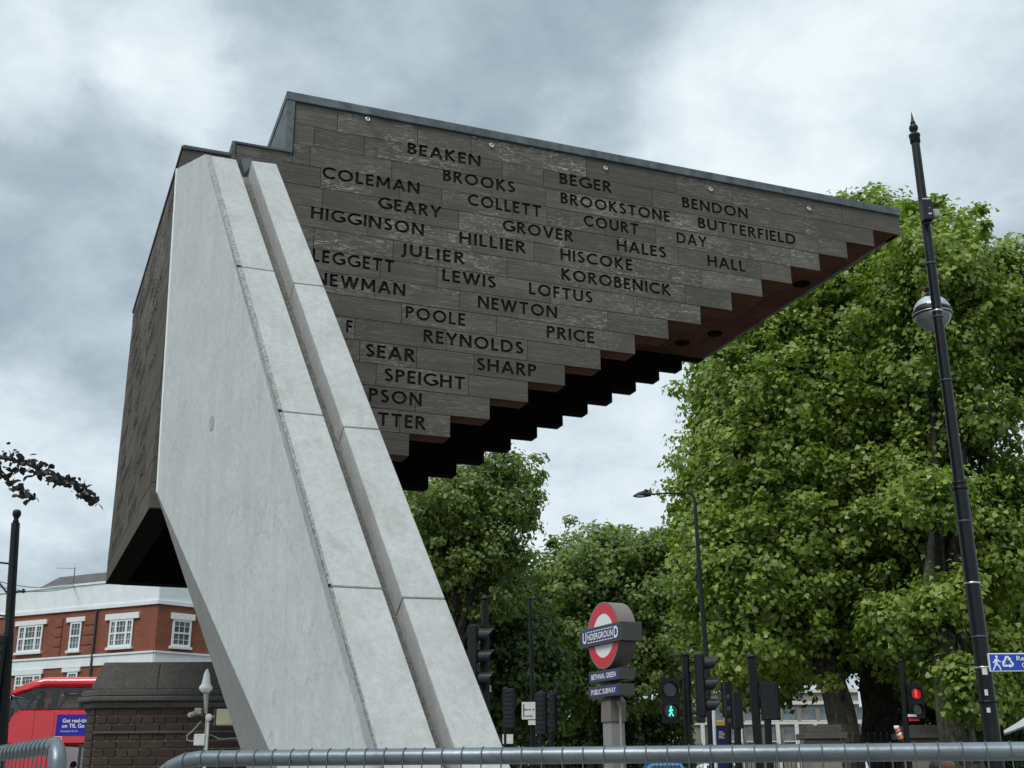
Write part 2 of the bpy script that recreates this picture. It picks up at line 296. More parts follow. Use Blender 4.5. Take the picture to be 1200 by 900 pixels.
# ------------------------------------------------------------------ mesh builder
class MB:
    def __init__(s): s.v = []; s.f = []; s.m = []; s.sm = []
    def add(s, vs, fs, mi=0, smooth=False):
        o = len(s.v); s.v += [Vector(x) for x in vs]
        for f in fs: s.f.append([o + i for i in f]); s.m.append(mi); s.sm.append(smooth)
        return s
    def box(s, o, a, b, c, mi=0):            # corner and three edge vectors
        p = [o, o + a, o + a + b, o + b]; p += [q + c for q in p]
        return s.add(p, [(0, 3, 2, 1), (4, 5, 6, 7), (0, 1, 5, 4), (1, 2, 6, 5), (2, 3, 7, 6), (3, 0, 4, 7)], mi)
    def cbox(s, c, sx, sy, sz, u=V(1, 0, 0), w=V(0, 1, 0), t=UP, mi=0):
        return s.box(c - u * sx / 2 - w * sy / 2 - t * sz / 2, u * sx, w * sy, t * sz, mi)
    def prism(s, pts, vec, mi=0):
        n = len(pts); p = [Vector(q) for q in pts] + [Vector(q) + vec for q in pts]
        return s.add(p, [tuple(range(n))[::-1], tuple(range(n, 2 * n))] + [(i, (i + 1) % n, n + (i + 1) % n, n + i) for i in range(n)], mi)
    def loft(s, A, B, mi=0):
        n = len(A); return s.add(list(A) + list(B), [tuple(range(n))[::-1], tuple(range(n, 2 * n))] + [(i, (i + 1) % n, n + (i + 1) % n, n + i) for i in range(n)], mi)
    def tube(s, pts, r, n=10, mi=0, closed=False, caps=True, smooth=True):
        pts = [Vector(p) for p in pts]; K = len(pts)
        if not hasattr(r, '__len__'): r = [r] * K
        ref = V(.31, .17, .93).normalized(); vs = []; last = None
        for i, p in enumerate(pts):
            if closed: d = (pts[(i + 1) % K] - pts[i - 1])
            else: d = pts[min(i + 1, K - 1)] - pts[max(i - 1, 0)]
            d.normalize()
            if last is None: a = d.cross(ref); 
            else: a = last - d * last.dot(d)
            a.normalize(); last = a; b = d.cross(a)
            for k in range(n):
                t = 2 * math.pi * k / n; vs.append(p + (a * math.cos(t) + b * math.sin(t)) * r[i])
        fs = []
        for i in range(K if closed else K - 1):
            j = (i + 1) % K
            for k in range(n): fs.append((i * n + k, i * n + (k + 1) % n, j * n + (k + 1) % n, j * n + k))
        s.add(vs, fs, mi, smooth)
        if caps and not closed:
            s.add(vs[:n], [tuple(range(n))], mi); s.add(vs[-n:], [tuple(range(n))], mi)
        return s
    def lathe(s, o, ax, prof, n=16, mi=0, smooth=True):
        ax = ax.normalized(); return s.tube_prof(o, ax, prof, n, mi, smooth)
    def tube_prof(s, o, ax, prof, n, mi, smooth):
        a = ax.cross(V(.31, .93, .17)).normalized(); b = ax.cross(a); vs = []
        for h, r in prof:
            for k in range(n):
                t = 2 * math.pi * k / n; vs.append(o + ax * h + (a * math.cos(t) + b * math.sin(t)) * max(r, 1e-4))
        fs = [(i * n + k, i * n + (k + 1) % n, (i + 1) * n + (k + 1) % n, (i + 1) * n + k) for i in range(len(prof) - 1) for k in range(n)]
        fs += [tuple(range(n))[::-1], tuple(range((len(prof) - 1) * n, len(prof) * n))]
        return s.add(vs, fs, mi, smooth)
    def sphere(s, c, r, n=12, mi=0, sq=(1, 1, 1)):
        vs = []; fs = []; R = n // 2
        for i in range(R + 1):
            ph = math.pi * i / R
            for k in range(n):
                t = 2 * math.pi * k / n; vs.append(c + V(math.sin(ph) * math.cos(t) * r * sq[0], math.sin(ph) * math.sin(t) * r * sq[1], math.cos(ph) * r * sq[2]))
        for i in range(R):
            for k in range(n): fs.append((i * n + k, (i + 1) * n + k, (i + 1) * n + (k + 1) % n, i * n + (k + 1) % n))
        return s.add(vs, fs, mi, True)
    def build(s, name, mat, parent=None, rotz=0.0, merge=False, origin=None, bevel=0.0):
        me = bpy.data.meshes.new(name)
        lo = Vector([min(v[i] for v in s.v) for i in range(3)]); hi = Vector([max(v[i] for v in s.v) for i in range(3)])
        c = origin if origin is not None else (lo + hi) / 2
        R = Matrix.Rotation(-rotz, 3, 'Z')
        me.from_pydata([tuple(R @ (v - c)) for v in s.v], [], s.f)
        me.polygons.foreach_set('material_index', s.m); me.polygons.foreach_set('use_smooth', s.sm)
        for m in (mat if isinstance(mat, (list, tuple)) else [mat]): me.materials.append(M[m] if isinstance(m, str) else m)
        bm = bmesh.new(); bm.from_mesh(me); bmesh.ops.remove_doubles(bm, verts=bm.verts, dist=1e-5) if merge or bevel else None
        bmesh.ops.recalc_face_normals(bm, faces=bm.faces)
        if bevel:
            es = [e for e in bm.edges if len(e.link_faces) == 2 and e.calc_face_angle(0) > .5]
            bmesh.ops.bevel(bm, geom=es, offset=bevel, segments=1, affect='EDGES', clamp_overlap=True)
        bm.to_mesh(me); bm.free()
        o = bpy.data.objects.new(name, me); COL.objects.link(o)
        o.rotation_euler = (0, 0, rotz); place(o, c, parent)
        return o
WLOC = {}
def place(o, c, parent):
    if parent is not None:
        pl, pr = WLOC[parent.name]; o.parent = parent
        Ri = Matrix.Rotation(-pr, 3, 'Z'); o.location = Ri @ (Vector(c) - pl); o.rotation_euler.z = o.rotation_euler.z - pr
        WLOC[o.name] = (Vector(c), o.rotation_euler.z + pr)
    else:
        o.location = c; WLOC[o.name] = (Vector(c), o.rotation_euler.z)
def tag(o, label=None, cat=None, group=None, kind=None):
    if label: o['label'] = label
    if cat: o['category'] = cat
    if group: o['group'] = group
    if kind: o['kind'] = kind
    return o
def thing(name, loc, label, cat, group=None):
    o = bpy.data.objects.new(name, None); COL.objects.link(o); o.empty_display_size = .2
    o.location = loc; WLOC[o.name] = (Vector(loc), 0.0); return tag(o, label, cat, group)
def text(body, o, u, v, w, h, mat, parent, name='lettering', depth=.004, bold=0.0, name_n=None):
    cu = bpy.data.curves.new('t', 'FONT'); cu.body = body; cu.offset = bold; cu.resolution_u = 3
    ob = bpy.data.objects.new('t', cu); COL.objects.link(ob)
    dg = bpy.context.evaluated_depsgraph_get(); me = bpy.data.meshes.new_from_object(ob.evaluated_get(dg))
    vs = [x.co.copy() for x in me.vertices]; fs = [tuple(p.vertices) for p in me.polygons]
    bpy.data.objects.remove(ob); bpy.data.curves.remove(cu); bpy.data.meshes.remove(me)
    x0, x1 = min(a.x for a in vs), max(a.x for a in vs); y0, y1 = min(a.y for a in vs), max(a.y for a in vs)
    b = MB(); n = u.cross(v).normalized()
    b.add([o + u * ((a.x - x0) / (x1 - x0) * w) + v * ((a.y - y0) / (y1 - y0) * h) + n * depth for a in vs], fs)
    return b.build(name, mat, parent)
def ngon(c, u, v, r, n=24, a0=0): return [c + u * (r * math.cos(a0 + 2 * math.pi * k / n)) + v * (r * math.sin(a0 + 2 * math.pi * k / n)) for k in range(n)]

# ------------------------------------------------------------------ ground
def slab(name, x0, x1, y0, y1, z0, z1, mat, label=None):
    b = MB(); b.box(V(x0, y0, z0), V(x1 - x0, 0, 0), V(0, y1 - y0, 0), V(0, 0, z1 - z0)); return tag(b.build(name, mat), kind='structure')
g = MB(); g.add([(-900, -400, -.16), (900, -400, -.16), (900, 1500, -.16), (-900, 1500, -.16)], [(0, 1, 2, 3)]); tag(g.build('ground', 'grass'), kind='structure')
slab('pavement', -40, 60, -12, 13.2, -.15, 0.0, 'paving')
slab('kerb', -40, 60, 13.2, 13.4, -.15, .003, 'kerb')
slab('road', -140, 140, 13.4, 24.0, -.155, -.12, 'asphalt')
slab('road', -140, -9, 24.0, 47.0, -.156, -.124, 'asphalt')
slab('kerb', -8.8, 60, 24.0, 24.2, -.15, .003, 'kerb')
slab('pavement', -8.8, 60, 24.2, 70, -.15, 0.0, 'paving')
for k in range(14):
    b = MB(); x = -26 + k * 5; b.box(V(x, 18.6, -.119), V(2.2, 0, 0), V(0, .12, 0), V(0, 0, .004)); tag(b.build('road_marking', 'offwhite'), kind='structure')

# ================================================================== MEMORIAL
U = .17; YAW = math.radians(21.0157); TR = .31277
D = V(math.cos(YAW), math.sin(YAW), 0); E_ = V(-D.y, D.x, 0)
B0 = V(3.627, 9.958, 4.78 + EYE.z); WID = 3.797
def F3(s, t, z): return B0 + D * s + E_ * t + UP * z
mem = thing('stair_memorial', V(B0.x - 3.2, B0.y - 1.2, 0), 'upturned dark timber staircase carved with surnames, held up by a leaning pale concrete plinth', 'memorial')
# ---- carved alphabet: strokes in a box one cap high
TH = .178; HT = TH / 2
def arc(cx, cy, rx, ry, a0, a1, n=9): return [(cx + rx * math.cos(math.radians(a0 + (a1 - a0) * i / (n - 1))), cy + ry * math.sin(math.radians(a0 + (a1 - a0) * i / (n - 1)))) for i in range(n)]
h = HT
GL = {
 'A': (.80, [[(.06, 0), (.40, 1)], [(.74, 0), (.40, 1)], [(.20, .32), (.60, .32)]]),
 'B': (.56, [[(h, 0), (h, 1)], [(h, 1 - h), (.26, 1 - h)] + arc(.26, .75, .18, .25 - h, 80, -80, 6) + [(h, .51)], [(h, .51), (.28, .51)] + arc(.28, .29, .205, .29 - h, 75, -85, 6) + [(h, h)]]),
 'C': (.80, [arc(.50, .5, .42, .5 - h, 48, 312, 15)]),
 'D': (.80, [[(h, 0), (h, 1)], [(h, 1 - h), (.28, 1 - h)] + arc(.30, .5, .42, .5 - h, 86, -86, 11) + [(h, h)]]),
 'E': (.50, [[(h, 0), (h, 1)], [(h, 1 - h), (.50, 1 - h)], [(h, .52), (.45, .52)], [(h, h), (.50, h)]]),
 'F': (.48, [[(h, 0), (h, 1)], [(h, 1 - h), (.48, 1 - h)], [(h, .50), (.44, .50)]]),
 'G': (.86, [arc(.50, .5, .42, .5 - h, 48, 340, 16), [(.54, .44), (.86, .44)], [(.80, .48), (.80, .10)]]),
 'H': (.74, [[(h, 0), (h, 1)], [(.74 - h, 0), (.74 - h, 1)], [(h, .52), (.74 - h, .52)]]),
 'I': (.165, [[(h, 0), (h, 1)]]),
 'J': (.26, [[(.18, 1), (.18, .12), (.12, -.06), (-.04, -.12)]]),
 'K': (.66, [[(h, 0), (h, 1)], [(.12, .50), (.56, 1)], [(.10, .58), (.62, 0)]]),
 'L': (.48, [[(h, 0), (h, 1)], [(h, h), (.48, h)]]),
 'M': (.90, [[(h, 0), (h + .03, 1)], [(.90 - h, 0), (.87 - h, 1)], [(h + .03, .96), (.45, .22)], [(.87 - h, .96), (.45, .22)]]),
 'N': (.78, [[(h, 0), (h, 1)], [(.78 - h, 0), (.78 - h, 1)], [(h, .98), (.78 - h, .02)]]),
 'O': (.96, ['ring', arc(.48, .5, .48 - h, .5 - h, 0, 342, 20)]),
 'P': (.56, [[(h, 0), (h, 1)], [(h, 1 - h), (.28, 1 - h)] + arc(.28, .72, .20, .28 - h, 80, -80, 6) + [(h, .47)]]),
 'R': (.62, [[(h, 0), (h, 1)], [(h, 1 - h), (.28, 1 - h)] + arc(.28, .73, .19, .27 - h, 80, -80, 6) + [(h, .48)], [(.24, .50), (.58, 0)]]),
 'S': (.52, [arc(.27, .74, .17, .26 - h, 35, 235, 8)[:-1] + arc(.26, .28, .19, .28 - h, 70, -150, 9)]),
 'T': (.66, [[(.33, 0), (.33, 1)], [(0, 1 - h), (.66, 1 - h)]]),
 'U': (.74, [[(h, 1), (h, .35)] + arc(.37, .36, .37 - h, .36 - h, 190, 350, 8) + [(.74 - h, .35), (.74 - h, 1)]]),
 'V': (.76, [[(.06, 1), (.38, 0)], [(.70, 1), (.38, 0)]]),
 'W': (1.12, [[(.06, 1), (.32, 0)], [(.56, .98), (.32, 0)], [(.56, .98), (.80, 0)], [(1.06, 1), (.80, 0)]]),
 'Y': (.70, [[(.35, 0), (.35, .46)], [(.04, 1), (.36, .42)], [(.66, 1), (.34, .42)]]),
}
def ribbon(pl, closed, jitter):
    n = len(pl); Lf = []; Rt = []
    for i in range(n):
        a = pl[i - 1] if (i > 0 or closed) else None; b = pl[(i + 1) % n] if (i < n - 1 or closed) else None; p = pl[i]
        def nrm(q, r):
            dx, dy = r[0] - q[0], r[1] - q[1]; l = math.hypot(dx, dy) or 1; return (-dy / l, dx / l)
        if a is None: nx, ny = nrm(p, b); k = 1
        elif b is None: nx, ny = nrm(a, p); k = 1
        else:
            n1 = nrm(a, p); n2 = nrm(p, b); nx, ny = n1[0] + n2[0], n1[1] + n2[1]; l = math.hypot(nx, ny) or 1; nx /= l; ny /= l
            k = min(1.6, 1 / max(.3, nx * n1[0] + ny * n1[1]))
        Lf.append((p[0] + nx * h * k, p[1] + ny * h * k)); Rt.append((p[0] - nx * h * k, p[1] - ny * h * k))
    return Lf, Rt
def carve_word(word, s0, width, z0, cap, F):
    """list of closed prisms (verts, faces) for the word; F(s, depth, z) maps to world"""
    tot = sum(GL[c][0] for c in word) * cap; gap = (width - tot) / max(1, len(word) - 1) if len(word) > 1 else 0
    sx = 1.0
    if len(word) > 1:
        gap = .20 * cap; sx = min(1.32, (width - gap * (len(word) - 1)) / tot); gap = (width - tot * sx) / (len(word) - 1)
    out = []; x = s0; q = 0
    for c in word:
        w, st = GL[c]; closed = False
        for pl in st:
            if pl == 'ring': closed = True; continue
            q += 1; Lf, Rt = ribbon(pl, closed, 0); n = len(pl); d0 = -.02; d1 = .014 + .0004 * (q % 5)
            vs = []
            for dd in (d0, d1):
                for P in Lf: vs.append(F(x + P[0] * cap * sx, dd, z0 + P[1] * cap))
                for P in Rt: vs.append(F(x + P[0] * cap * sx, dd, z0 + P[1] * cap))
            fs = []; k = 2 * n
            for i in range(n if closed else n - 1):
                j = (i + 1) % n
                fs += [(i, j, n + j, n + i), (k + i, k + n + i, k + n + j, k + j), (i, k + i, k + j, j), (n + i, n + j, k + n + j, k + n + i)]
            if not closed: fs += [(0, n, k + n, k), (n - 1, k + n - 1, k + 2 * n - 1, 2 * n - 1)]
            out.append((vs, fs))
        x += w * cap * sx + gap
    return out
def board(s0, s1, z0, z1, F, rot, parent, words, mats, th=.04, proud=0.0, name='plank'):
    b = MB(); g_ = .0022
    P = [F(s0 + g_, -proud, z0 + g_), F(s1 - g_, -proud, z0 + g_), F(s1 - g_, th, z0 + g_), F(s0 + g_, th, z0 + g_)]
    Q = [p + UP * (z1 - z0 - 2 * g_) for p in P]
    b.add(P + Q, [(0, 3, 2, 1)], 1); b.add(P + Q, [(4, 5, 6, 7), (0, 1, 5, 4), (1, 2, 6, 5), (2, 3, 7, 6), (3, 0, 4, 7)], 0)
    o = b.build(name, mats, parent, rotz=rot, merge=True)
    ws = [w for w in words if w['s1'] > s0 and w['s0'] < s1 and w['z1'] > z0 and w['z0'] < z1]
    if ws:
        c = MB()
        for w in ws:
            for vs, fs in w['p']: c.add(vs, fs)
        k = c.build('cutter', ['letter']); 
        md = o.modifiers.new('b', 'BOOLEAN'); md.object = k; md.operation = 'DIFFERENCE'; md.solver = 'EXACT'; md.use_self = True; md.material_mode = 'TRANSFER'
        dg = bpy.context.evaluated_depsgraph_get(); me = bpy.data.meshes.new_from_object(o.evaluated_get(dg))
        if len(me.polygons) > 6:
            me.name = name; old = o.data; o.data = me; bpy.data.meshes.remove(old)
        o.modifiers.clear(); km = k.data; bpy.data.objects.remove(k); bpy.data.meshes.remove(km)
    return o
WORDS = [("BEAKEN",-4.759,-4.145,-.081),("COLEMAN",-5.426,-4.653,-.423),("GEARY",-4.981,-4.475,-.600),("BROOKS",-4.462,-3.85,-.265),("COLLETT",-4.252,-3.623,-.444),("GROVER",-3.956,-3.342,-.62),("HIGGINSON",-5.497,-4.611,-.776),("HILLIER",-4.321,-3.763,-.789),("JULIER",-4.784,-4.278,-.965),("BEGER",-3.452,-2.976,-.105),("BROOKSTONE",-3.446,-2.432,-.285),("COURT",-3.242,-2.739,-.455),("BENDON",-2.303,-1.65,-.12),("BUTTERFIELD",-2.159,-1.172,-.292),("DAY",-2.376,-2.087,-.467),("HALES",-2.946,-2.489,-.63),("HALL",-2.089,-1.717,-.639),("HISCOKE",-3.457,-2.81,-.795),("KOROBENICK",-3.453,-2.462,-.969),("LEGGETT",-5.469,-4.842,-1.124),("NEWMAN",-5.446,-4.748,-1.304),("LEWIS",-4.457,-4.018,-1.131),("LOFTUS",-3.736,-3.185,-1.138),("NEWTON",-4.165,-3.497,-1.313),("POOLE",-4.742,-4.267,-1.48),("PRICE",-3.59,-3.177,-1.485),("F",-5.193,-5.13,-1.654),("REYNOLDS",-4.598,-3.792,-1.652),("SEAR",-5.042,-4.662,-1.823),("SPEIGHT",-4.894,-4.267,-1.996),("SHARP",-4.172,-3.681,-1.826),("PSON",-5.005,-4.602,-2.163),("TTER",-4.932,-4.572,-2.340)]
CAP = .101
def mkwords(lst, F):
    return [dict(s0=a, s1=b, z0=z - .012, z1=z + CAP, p=carve_word(w, a, b - a, z, CAP, F)) for w, a, b, z in lst]
JOINTS = {0: [-5.328, -4.678, -4.228, -3.203, -2.359, -1.793, -.642], 1: [-5.503, -5.109, -3.961, -3.597, -2.592, -1.058], 2: [-5.526, -4.883, -4.055, -3.578, -1.958, -1.198, -.936],
 3: [-5.437, -4.818, -4.472, -3.874, -3.568, -3.052, -2.576, -1.656, -1.241], 4: [-5.415, -4.328, -3.415, -2.931, -2.369, -1.70, -1.56], 5: [-5.055, -4.215, -3.689, -3.018, -2.453, -2.158], 6: [-5.465, -4.854, -3.921, -3.059, -2.324],
 7: [-4.948, -4.497, -3.55, -2.813], 8: [-4.988, -4.317, -3.669, -3.053], 9: [-4.774, -4.013, -3.265], 10: [-5.128, -4.416, -3.754], 11: [-5.084, -4.648, -4.195], 12: [-4.955, -4.237], 13: [-4.649], 14: [-4.768], 15: [-5.3], 16: [-5.6], 17: [-5.7], 18: [-5.9]}
F = lambda s, t, z: F3(s, t, z)
words = mkwords(WORDS, F)
TOPZ = .188; SL = -6.46
for c in range(0, 19):
    zt = TOPZ if c == 0 else -(c - 1) * U; zb = -c * U; zt_l = zt
    right = -c * TR; left = -5.66 if c <= 1 else SL
    js = [left] + [j for j in JOINTS[c] if left + .05 < j < right - .05] + [right]
    if c == 0: zb = -c * U
    if left == SL and js[1] > -5.7: js.insert(1, -5.95 + .2 * random.random())
    for a, b_ in zip(js[:-1], js[1:]):
        z1 = zt
        if c == 2 and a < -5.66:      # the wall is cut lower left of the high roof
            if b_ > -5.66:
                board(a, -5.66, zb, -.25, F, YAW, mem, words, ['wood', 'teak'], proud=.001); a = -5.66
            else: z1 = -.25 if a > -6.06 else -.27
        if a < -6.0 and c == 2: z1 = -.27
        if a < SL + .01 and c == 2: continue
        board(a, b_, zb, z1, F, YAW, mem, words, ['wood', 'teak'], proud=random.uniform(0, .002))
# lower left piece of course 1/2 near the step
board(-6.06, -5.75, -.34, -.255, F, YAW, mem, [], ['wood', 'teak']) if False else None
# ---- left side of the staircase (seen raking)
CS = F3(SL, 0, 0); FARP = F3(SL - .11, 3.45, 0); E2 = (FARP - CS).normalized(); N2 = V(E2.y, -E2.x, 0) * -1
if N2.dot(D) > 0: N2 = -N2
LLEN = (FARP - CS).length; ROT2 = math.atan2(E2.y, E2.x)
# s runs along E2 mirrored so words read from the left: s=0 at far end
F2 = lambda s, t, z: FARP - E2 * s - N2 * t + UP * z
LW = []; rnd = random.Random(3)
pool = [w for w, *_ in WORDS if len(w) > 3 and w not in ('PSON', 'TTER')]; rnd.shuffle(pool); pi_ = 0
for c in range(4, 18):
    x = .12 + rnd.random() * .5
    while x < LLEN - .55:
        w = pool[pi_ % len(pool)]; pi_ += 1; wd = sum(GL[ch][0] for ch in w) * CAP + .028 * (len(w) - 1)
        if x + wd > LLEN - .15: break
        LW.append((w, x, x + wd, -c * U + .036)); x += wd + .25 + rnd.random() * .7
lwords = mkwords(LW, F2)
for c in range(3, 19):
    js = [0.0]; 
    while js[-1] < LLEN - .8: js.append(js[-1] + .5 + rnd.random() * .6)
    js.append(LLEN - .042)
    for a, b_ in zip(js[:-1], js[1:]):
        board(a, b_, -c * U, -(c - 1) * U if c > 3 else -.378 + .0, F2, ROT2 + math.pi, mem, lwords, ['wood_left', 'teak_shaded'], proud=rnd.uniform(0, .002))  # undersides take the near-black teak, shade as colour
# ---- cores of the walls, stepped underneath
def stepped(t0, t1, sl, zt_fn, name, mat, split=None):
    b = MB()
    for c in range(0, 19):
        zt = (TOPZ if c == 0 else -(c - 1) * U) + (.0 if c == 0 else 0); zb = -c * U + .001
        l = -5.66 if c <= 1 else sl
        if c == 2: 
            b.box(F3(-5.66, t0, zb), D * (-c * TR + 5.66 - .002), E_ * (t1 - t0), UP * (zt - zb - .001)); continue
        b.box(F3(l, t0, zb), D * (-c * TR - .002 - l), E_ * (t1 - t0), UP * (zt - zb - .001))
    return b.build(name, mat, mem, rotz=YAW)
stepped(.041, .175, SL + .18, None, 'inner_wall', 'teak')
stepped(WID - .16, WID - .012, -5.63, None, 'inner_wall', 'teak_shaded'); stepped(WID - .0115, WID + .012, -5.63, None, 'back_wall', 'wood')
b = MB(); b.box(F3(SL + .02, 3.27, -18 * U), D * .83, E_ * .18, UP * (18 * U - .30)); b.build('back_wall', 'teak_shaded', mem, rotz=YAW)
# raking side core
b = MB(); b.box(FARP - E2 * .0 - N2 * .041 + UP * (-18 * U + .002), -E2 * (LLEN - .05), -N2 * .13, UP * (18 * U - .34)); b.build('inner_wall', 'teak_shaded', mem, rotz=ROT2)
# ceiling inside, boards running across near the tip; tip board
for k in range(22):
    s1 = -.05 - k * .28; s0 = s1 - .276
    if s0 < -6.2: break
    b = MB(); zc = .004 if s0 > -5.6 else -.40
    b.box(F3(s0, .176, zc + (k % 3) * .0015), D * .274, E_ * ((WID - .337) if zc > 0 else 3.08), UP * .03); b.build('ceiling_board', 'teak' if s1 > -2.7 else 'teak_shaded', mem, rotz=YAW)  # boards deeper inside have the shade put into their colour
for c in range(3, 19):        # no lining drawn; the shade inside is in the board colours
    pass
b = MB(); b.box(F3(-.048, .0415, .001), D * .046, E_ * (WID - .0425), UP * (TOPZ - .002)); b.build('tip_board', 'wood', mem, rotz=YAW)
b = MB(); b.box(F3(-6.05, .18, .05), D * 6.0, E_ * (WID - .36), UP * .12); b.v = b.v
b2 = MB(); b2.box(F3(-5.64, .0, TOPZ + .001), D * 5.6, E_ * WID, UP * .02); b2.build('roof', 'zinc_dark', mem, rotz=YAW)
b = MB(); b.box(F3(SL + .03, .042, -.372), D * (6.46 - 5.70), E_ * 3.38, UP * .05); b.build('roof', 'zinc_dark', mem, rotz=YAW)
# light wells: dark discs stand for round openings in the ceiling
for (px, py) in ((940, 333), (838, 391), (800, 402)):
    p = on(px, py, B0 + UP * .0, UP); b = MB(); b.lathe(p - UP * .012, UP, [(0, .075), (.006, .085), (.02, .085)], 20); b.build('light_well', 'teak_shaded', mem)
# copings
def coping(s0, s1, t0, t1, z0, z1, mat='zinc'):
    b = MB(); b.box(F3(s0, t0, z0), D * (s1 - s0), E_ * (t1 - t0), UP * (z1 - z0)); return b.build('coping', mat, mem, rotz=YAW, bevel=.004)
coping(-5.735, .012, -.022, .25, TOPZ + .002, TOPZ + .075)
coping(-5.735, .012, WID - .25, WID + .022, TOPZ + .002, TOPZ + .075)
coping(-5.735, -5.50, .252, WID - .252, TOPZ + .0025, TOPZ + .0745)
coping(-.20, .012, .252, WID - .252, TOPZ + .0025, TOPZ + .0745)
coping(-5.728, -5.664, -.018, WID, -.262, TOPZ + .001)                       # upstand of the roof step
coping(-6.10, -5.73, -.012, .2, -.262, -.240, 'zinc_dark'); coping(-6.115, -6.085, -.010, 3.2, -.40, -.2405, 'zinc')
b = MB(); b.box(F3(-6.08, .0, -.40), D * .34, E_ * .04, UP * .135); b.build('plank', ['wood', 'teak'], mem, rotz=YAW)
b = MB(); p0 = CS + N2 * .012 - E2 * .012 + UP * -.378; b.box(p0, E2 * (LLEN + .03), -N2 * .12, UP * .022); b.build('coping', 'zinc_dark', mem, rotz=ROT2)
coping(SL - .012, -6.11, -.012, .12, -.377, -.354, 'zinc_dark')
b = MB(); b.box(F3(SL, .0005, -.42), D * .345, E_ * .04, UP * .042); b.build('plank', ['wood', 'teak'], mem, rotz=YAW)
# ring bolts under the coping
for (px, py) in ((430.5, 140.5), (575.5, 171), (709, 197.7), (832, 222.5), (947, 245)):
    p = on(px, py, B0, E_) - E_ * .012; b = MB(); b.tube([p + D * (.016 * math.cos(a)) + UP * (.016 * math.sin(a)) for a in [k * math.pi / 6 for k in range(12)]], .0045, 6, closed=True)
    b.tube([p + E_ * .014, p + E_ * .004], .011, 8); b.build('ring_bolt', 'steel', mem)

# ---- leaning plinth
P1 = on(207, 198, B0 - E_ * .12, E_); P2 = on(184, 577, B0 - E_ * .12, E_); RB = at(434, 873, 5.0)
nA = (P2 - P1).cross(RB - P1).normalized(); nA = -nA if nA.y > 0 else nA
RT = on(243, 182, P1, nA); LBp = on(313, 873, P1, nA)
nB = (RT - RB).cross(D).normalized(); nB = -nB if nB.y > 0 else nB
gA = lambda x, y: on(x, y, P1, nA); gB = lambda x, y: on(x, y, RB, nB)
def toz(a, b, z=0.0): return a + (b - a) * ((z - a.z) / (b.z - a.z))
ST, SB = gA(240, 181), gA(428, 872)
Lg = toz(P2, LBp); Rg = toz(ST, SB)
um = (LBp - P2).cross(E_).normalized(); Qp = on(281, 875, P2, um); P2b = P2 + E_ * .03; Qg = toz(P2b, Qp)
A_ = [P1, P2, Lg, Rg, ST]; Bk = [P1 + E_ * .1, P2b, Qg, Rg + E_ * 1.35, ST + E_ * .30]
b = MB(); b.add(A_ + Bk, [(0, 1, 2, 3, 4)], 0); n = 5
b.add(A_ + Bk, [(1, 6, 7, 2)], 1)
b.add(A_ + Bk, [(0, 5, 6, 1), (4, 9, 5, 0), (3, 8, 9, 4), (2, 7, 8, 3), (5, 9, 8), (5, 8, 7), (5, 7, 6)], 1)
bd = MB(); bd.tube([P1 - nA * .004, P2 - nA * .004], .011, 8); bd.build('edge_bead', 'white', mem)
side = b.build('side_slab', ['conc_a', 'conc_shaded'], mem, merge=True); side['label'] = 'smooth pale grey left face with hairline cracks'
b = MB(); pt = gA(248, 496); uu = (P2 - P1).normalized(); vv = nA.cross(uu); b.prism([pt + nA * .0015 + uu * (.045 * math.cos(a)) + vv * (.04 * math.sin(a)) for a in [k * math.pi / 8 for k in range(16)]], nA * .0015); b.build('patch', concrete_mat('repair_patch', (.40, .41, .39), (.45, .46, .44)), mem)
def line(fn, a, b_):          # 3D line through two picture points on a plane, ends at given z
    A, B = fn(*a), fn(*b_); return A, B
def lean_part(name, lt, lb, rt, rb, cuts, mat, thick=.25, lift=0.0, skewc=0.0, merge_mat=None):
    (LT, LB2), (RT2, RB2) = (lt, lb), (rt, rb)
    LBg = toz(LT, LB2); RBg = toz(RT2, RB2); ks = [0] + cuts + [1]
    for i in range(len(ks) - 1):
        gp = .0005
        k0, k1 = ks[i] + (gp if i else 0), ks[i + 1] - (gp if i < len(ks) - 2 else 0)
        q = [LT.lerp(LBg, k0), LT.lerp(LBg, k1), RT2.lerp(RBg, k1), RT2.lerp(RBg, k0)]
        q = [p + nB * lift for p in q]; b = MB(); b.prism(q, -nB * thick); b.build(name, mat, mem, bevel=.004)
    return LBg, RBg
S1T, S1B = gB(247, 182), gB(441, 872)
def frac(fn, x, y, T, Bt):     # fraction along T->ground of a picture point
    Gd = toz(T, Bt); p = fn(x, y); d = (Gd - T); return (p - T).dot(d) / d.dot(d)
BT2, BB2 = gB(277, 187), gB(510, 872)
cB = [frac(gB, 283, 312.5, S1T, S1B), frac(gB, 333, 482, S1T, S1B), frac(gB, 387, 687, S1T, S1B)]
lean_part('front_slab', S1T, S1B, BT2, BB2, cB, 'conc_b')
# chamfer of exposed aggregate between side slab and front slab
a0, a1 = ST, toz(ST, SB); c0, c1 = S1T, toz(S1T, S1B)
for i, (k0, k1) in enumerate(zip([0] + cB, cB + [1])):
    k1 -= .0016 if k1 < 1 else 0; k0 += .0016 if k0 > 0 else 0
    q = [a0.lerp(a1, k0), a0.lerp(a1, k1), c0.lerp(c1, k1), c0.lerp(c1, k0)]
    b = MB(); b.loft([p + (nA + nB) * .001 for p in q], [p - (nA + nB) * .1 for p in q]); b.build('aggregate_edge', 'conc_edge', mem)
CT, CB = gB(294.8, 188), gB(531.7, 872); CT2, CB2 = gB(324, 192), gB(588, 872)
cC = [frac(gB, 333, 331, CT, CB), frac(gB, 396, 500, CT, CB), frac(gB, 475, 700, CT, CB)]
lean_part('front_slab', CT, CB, CT2, CB2, cC, 'conc_b', thick=.32)
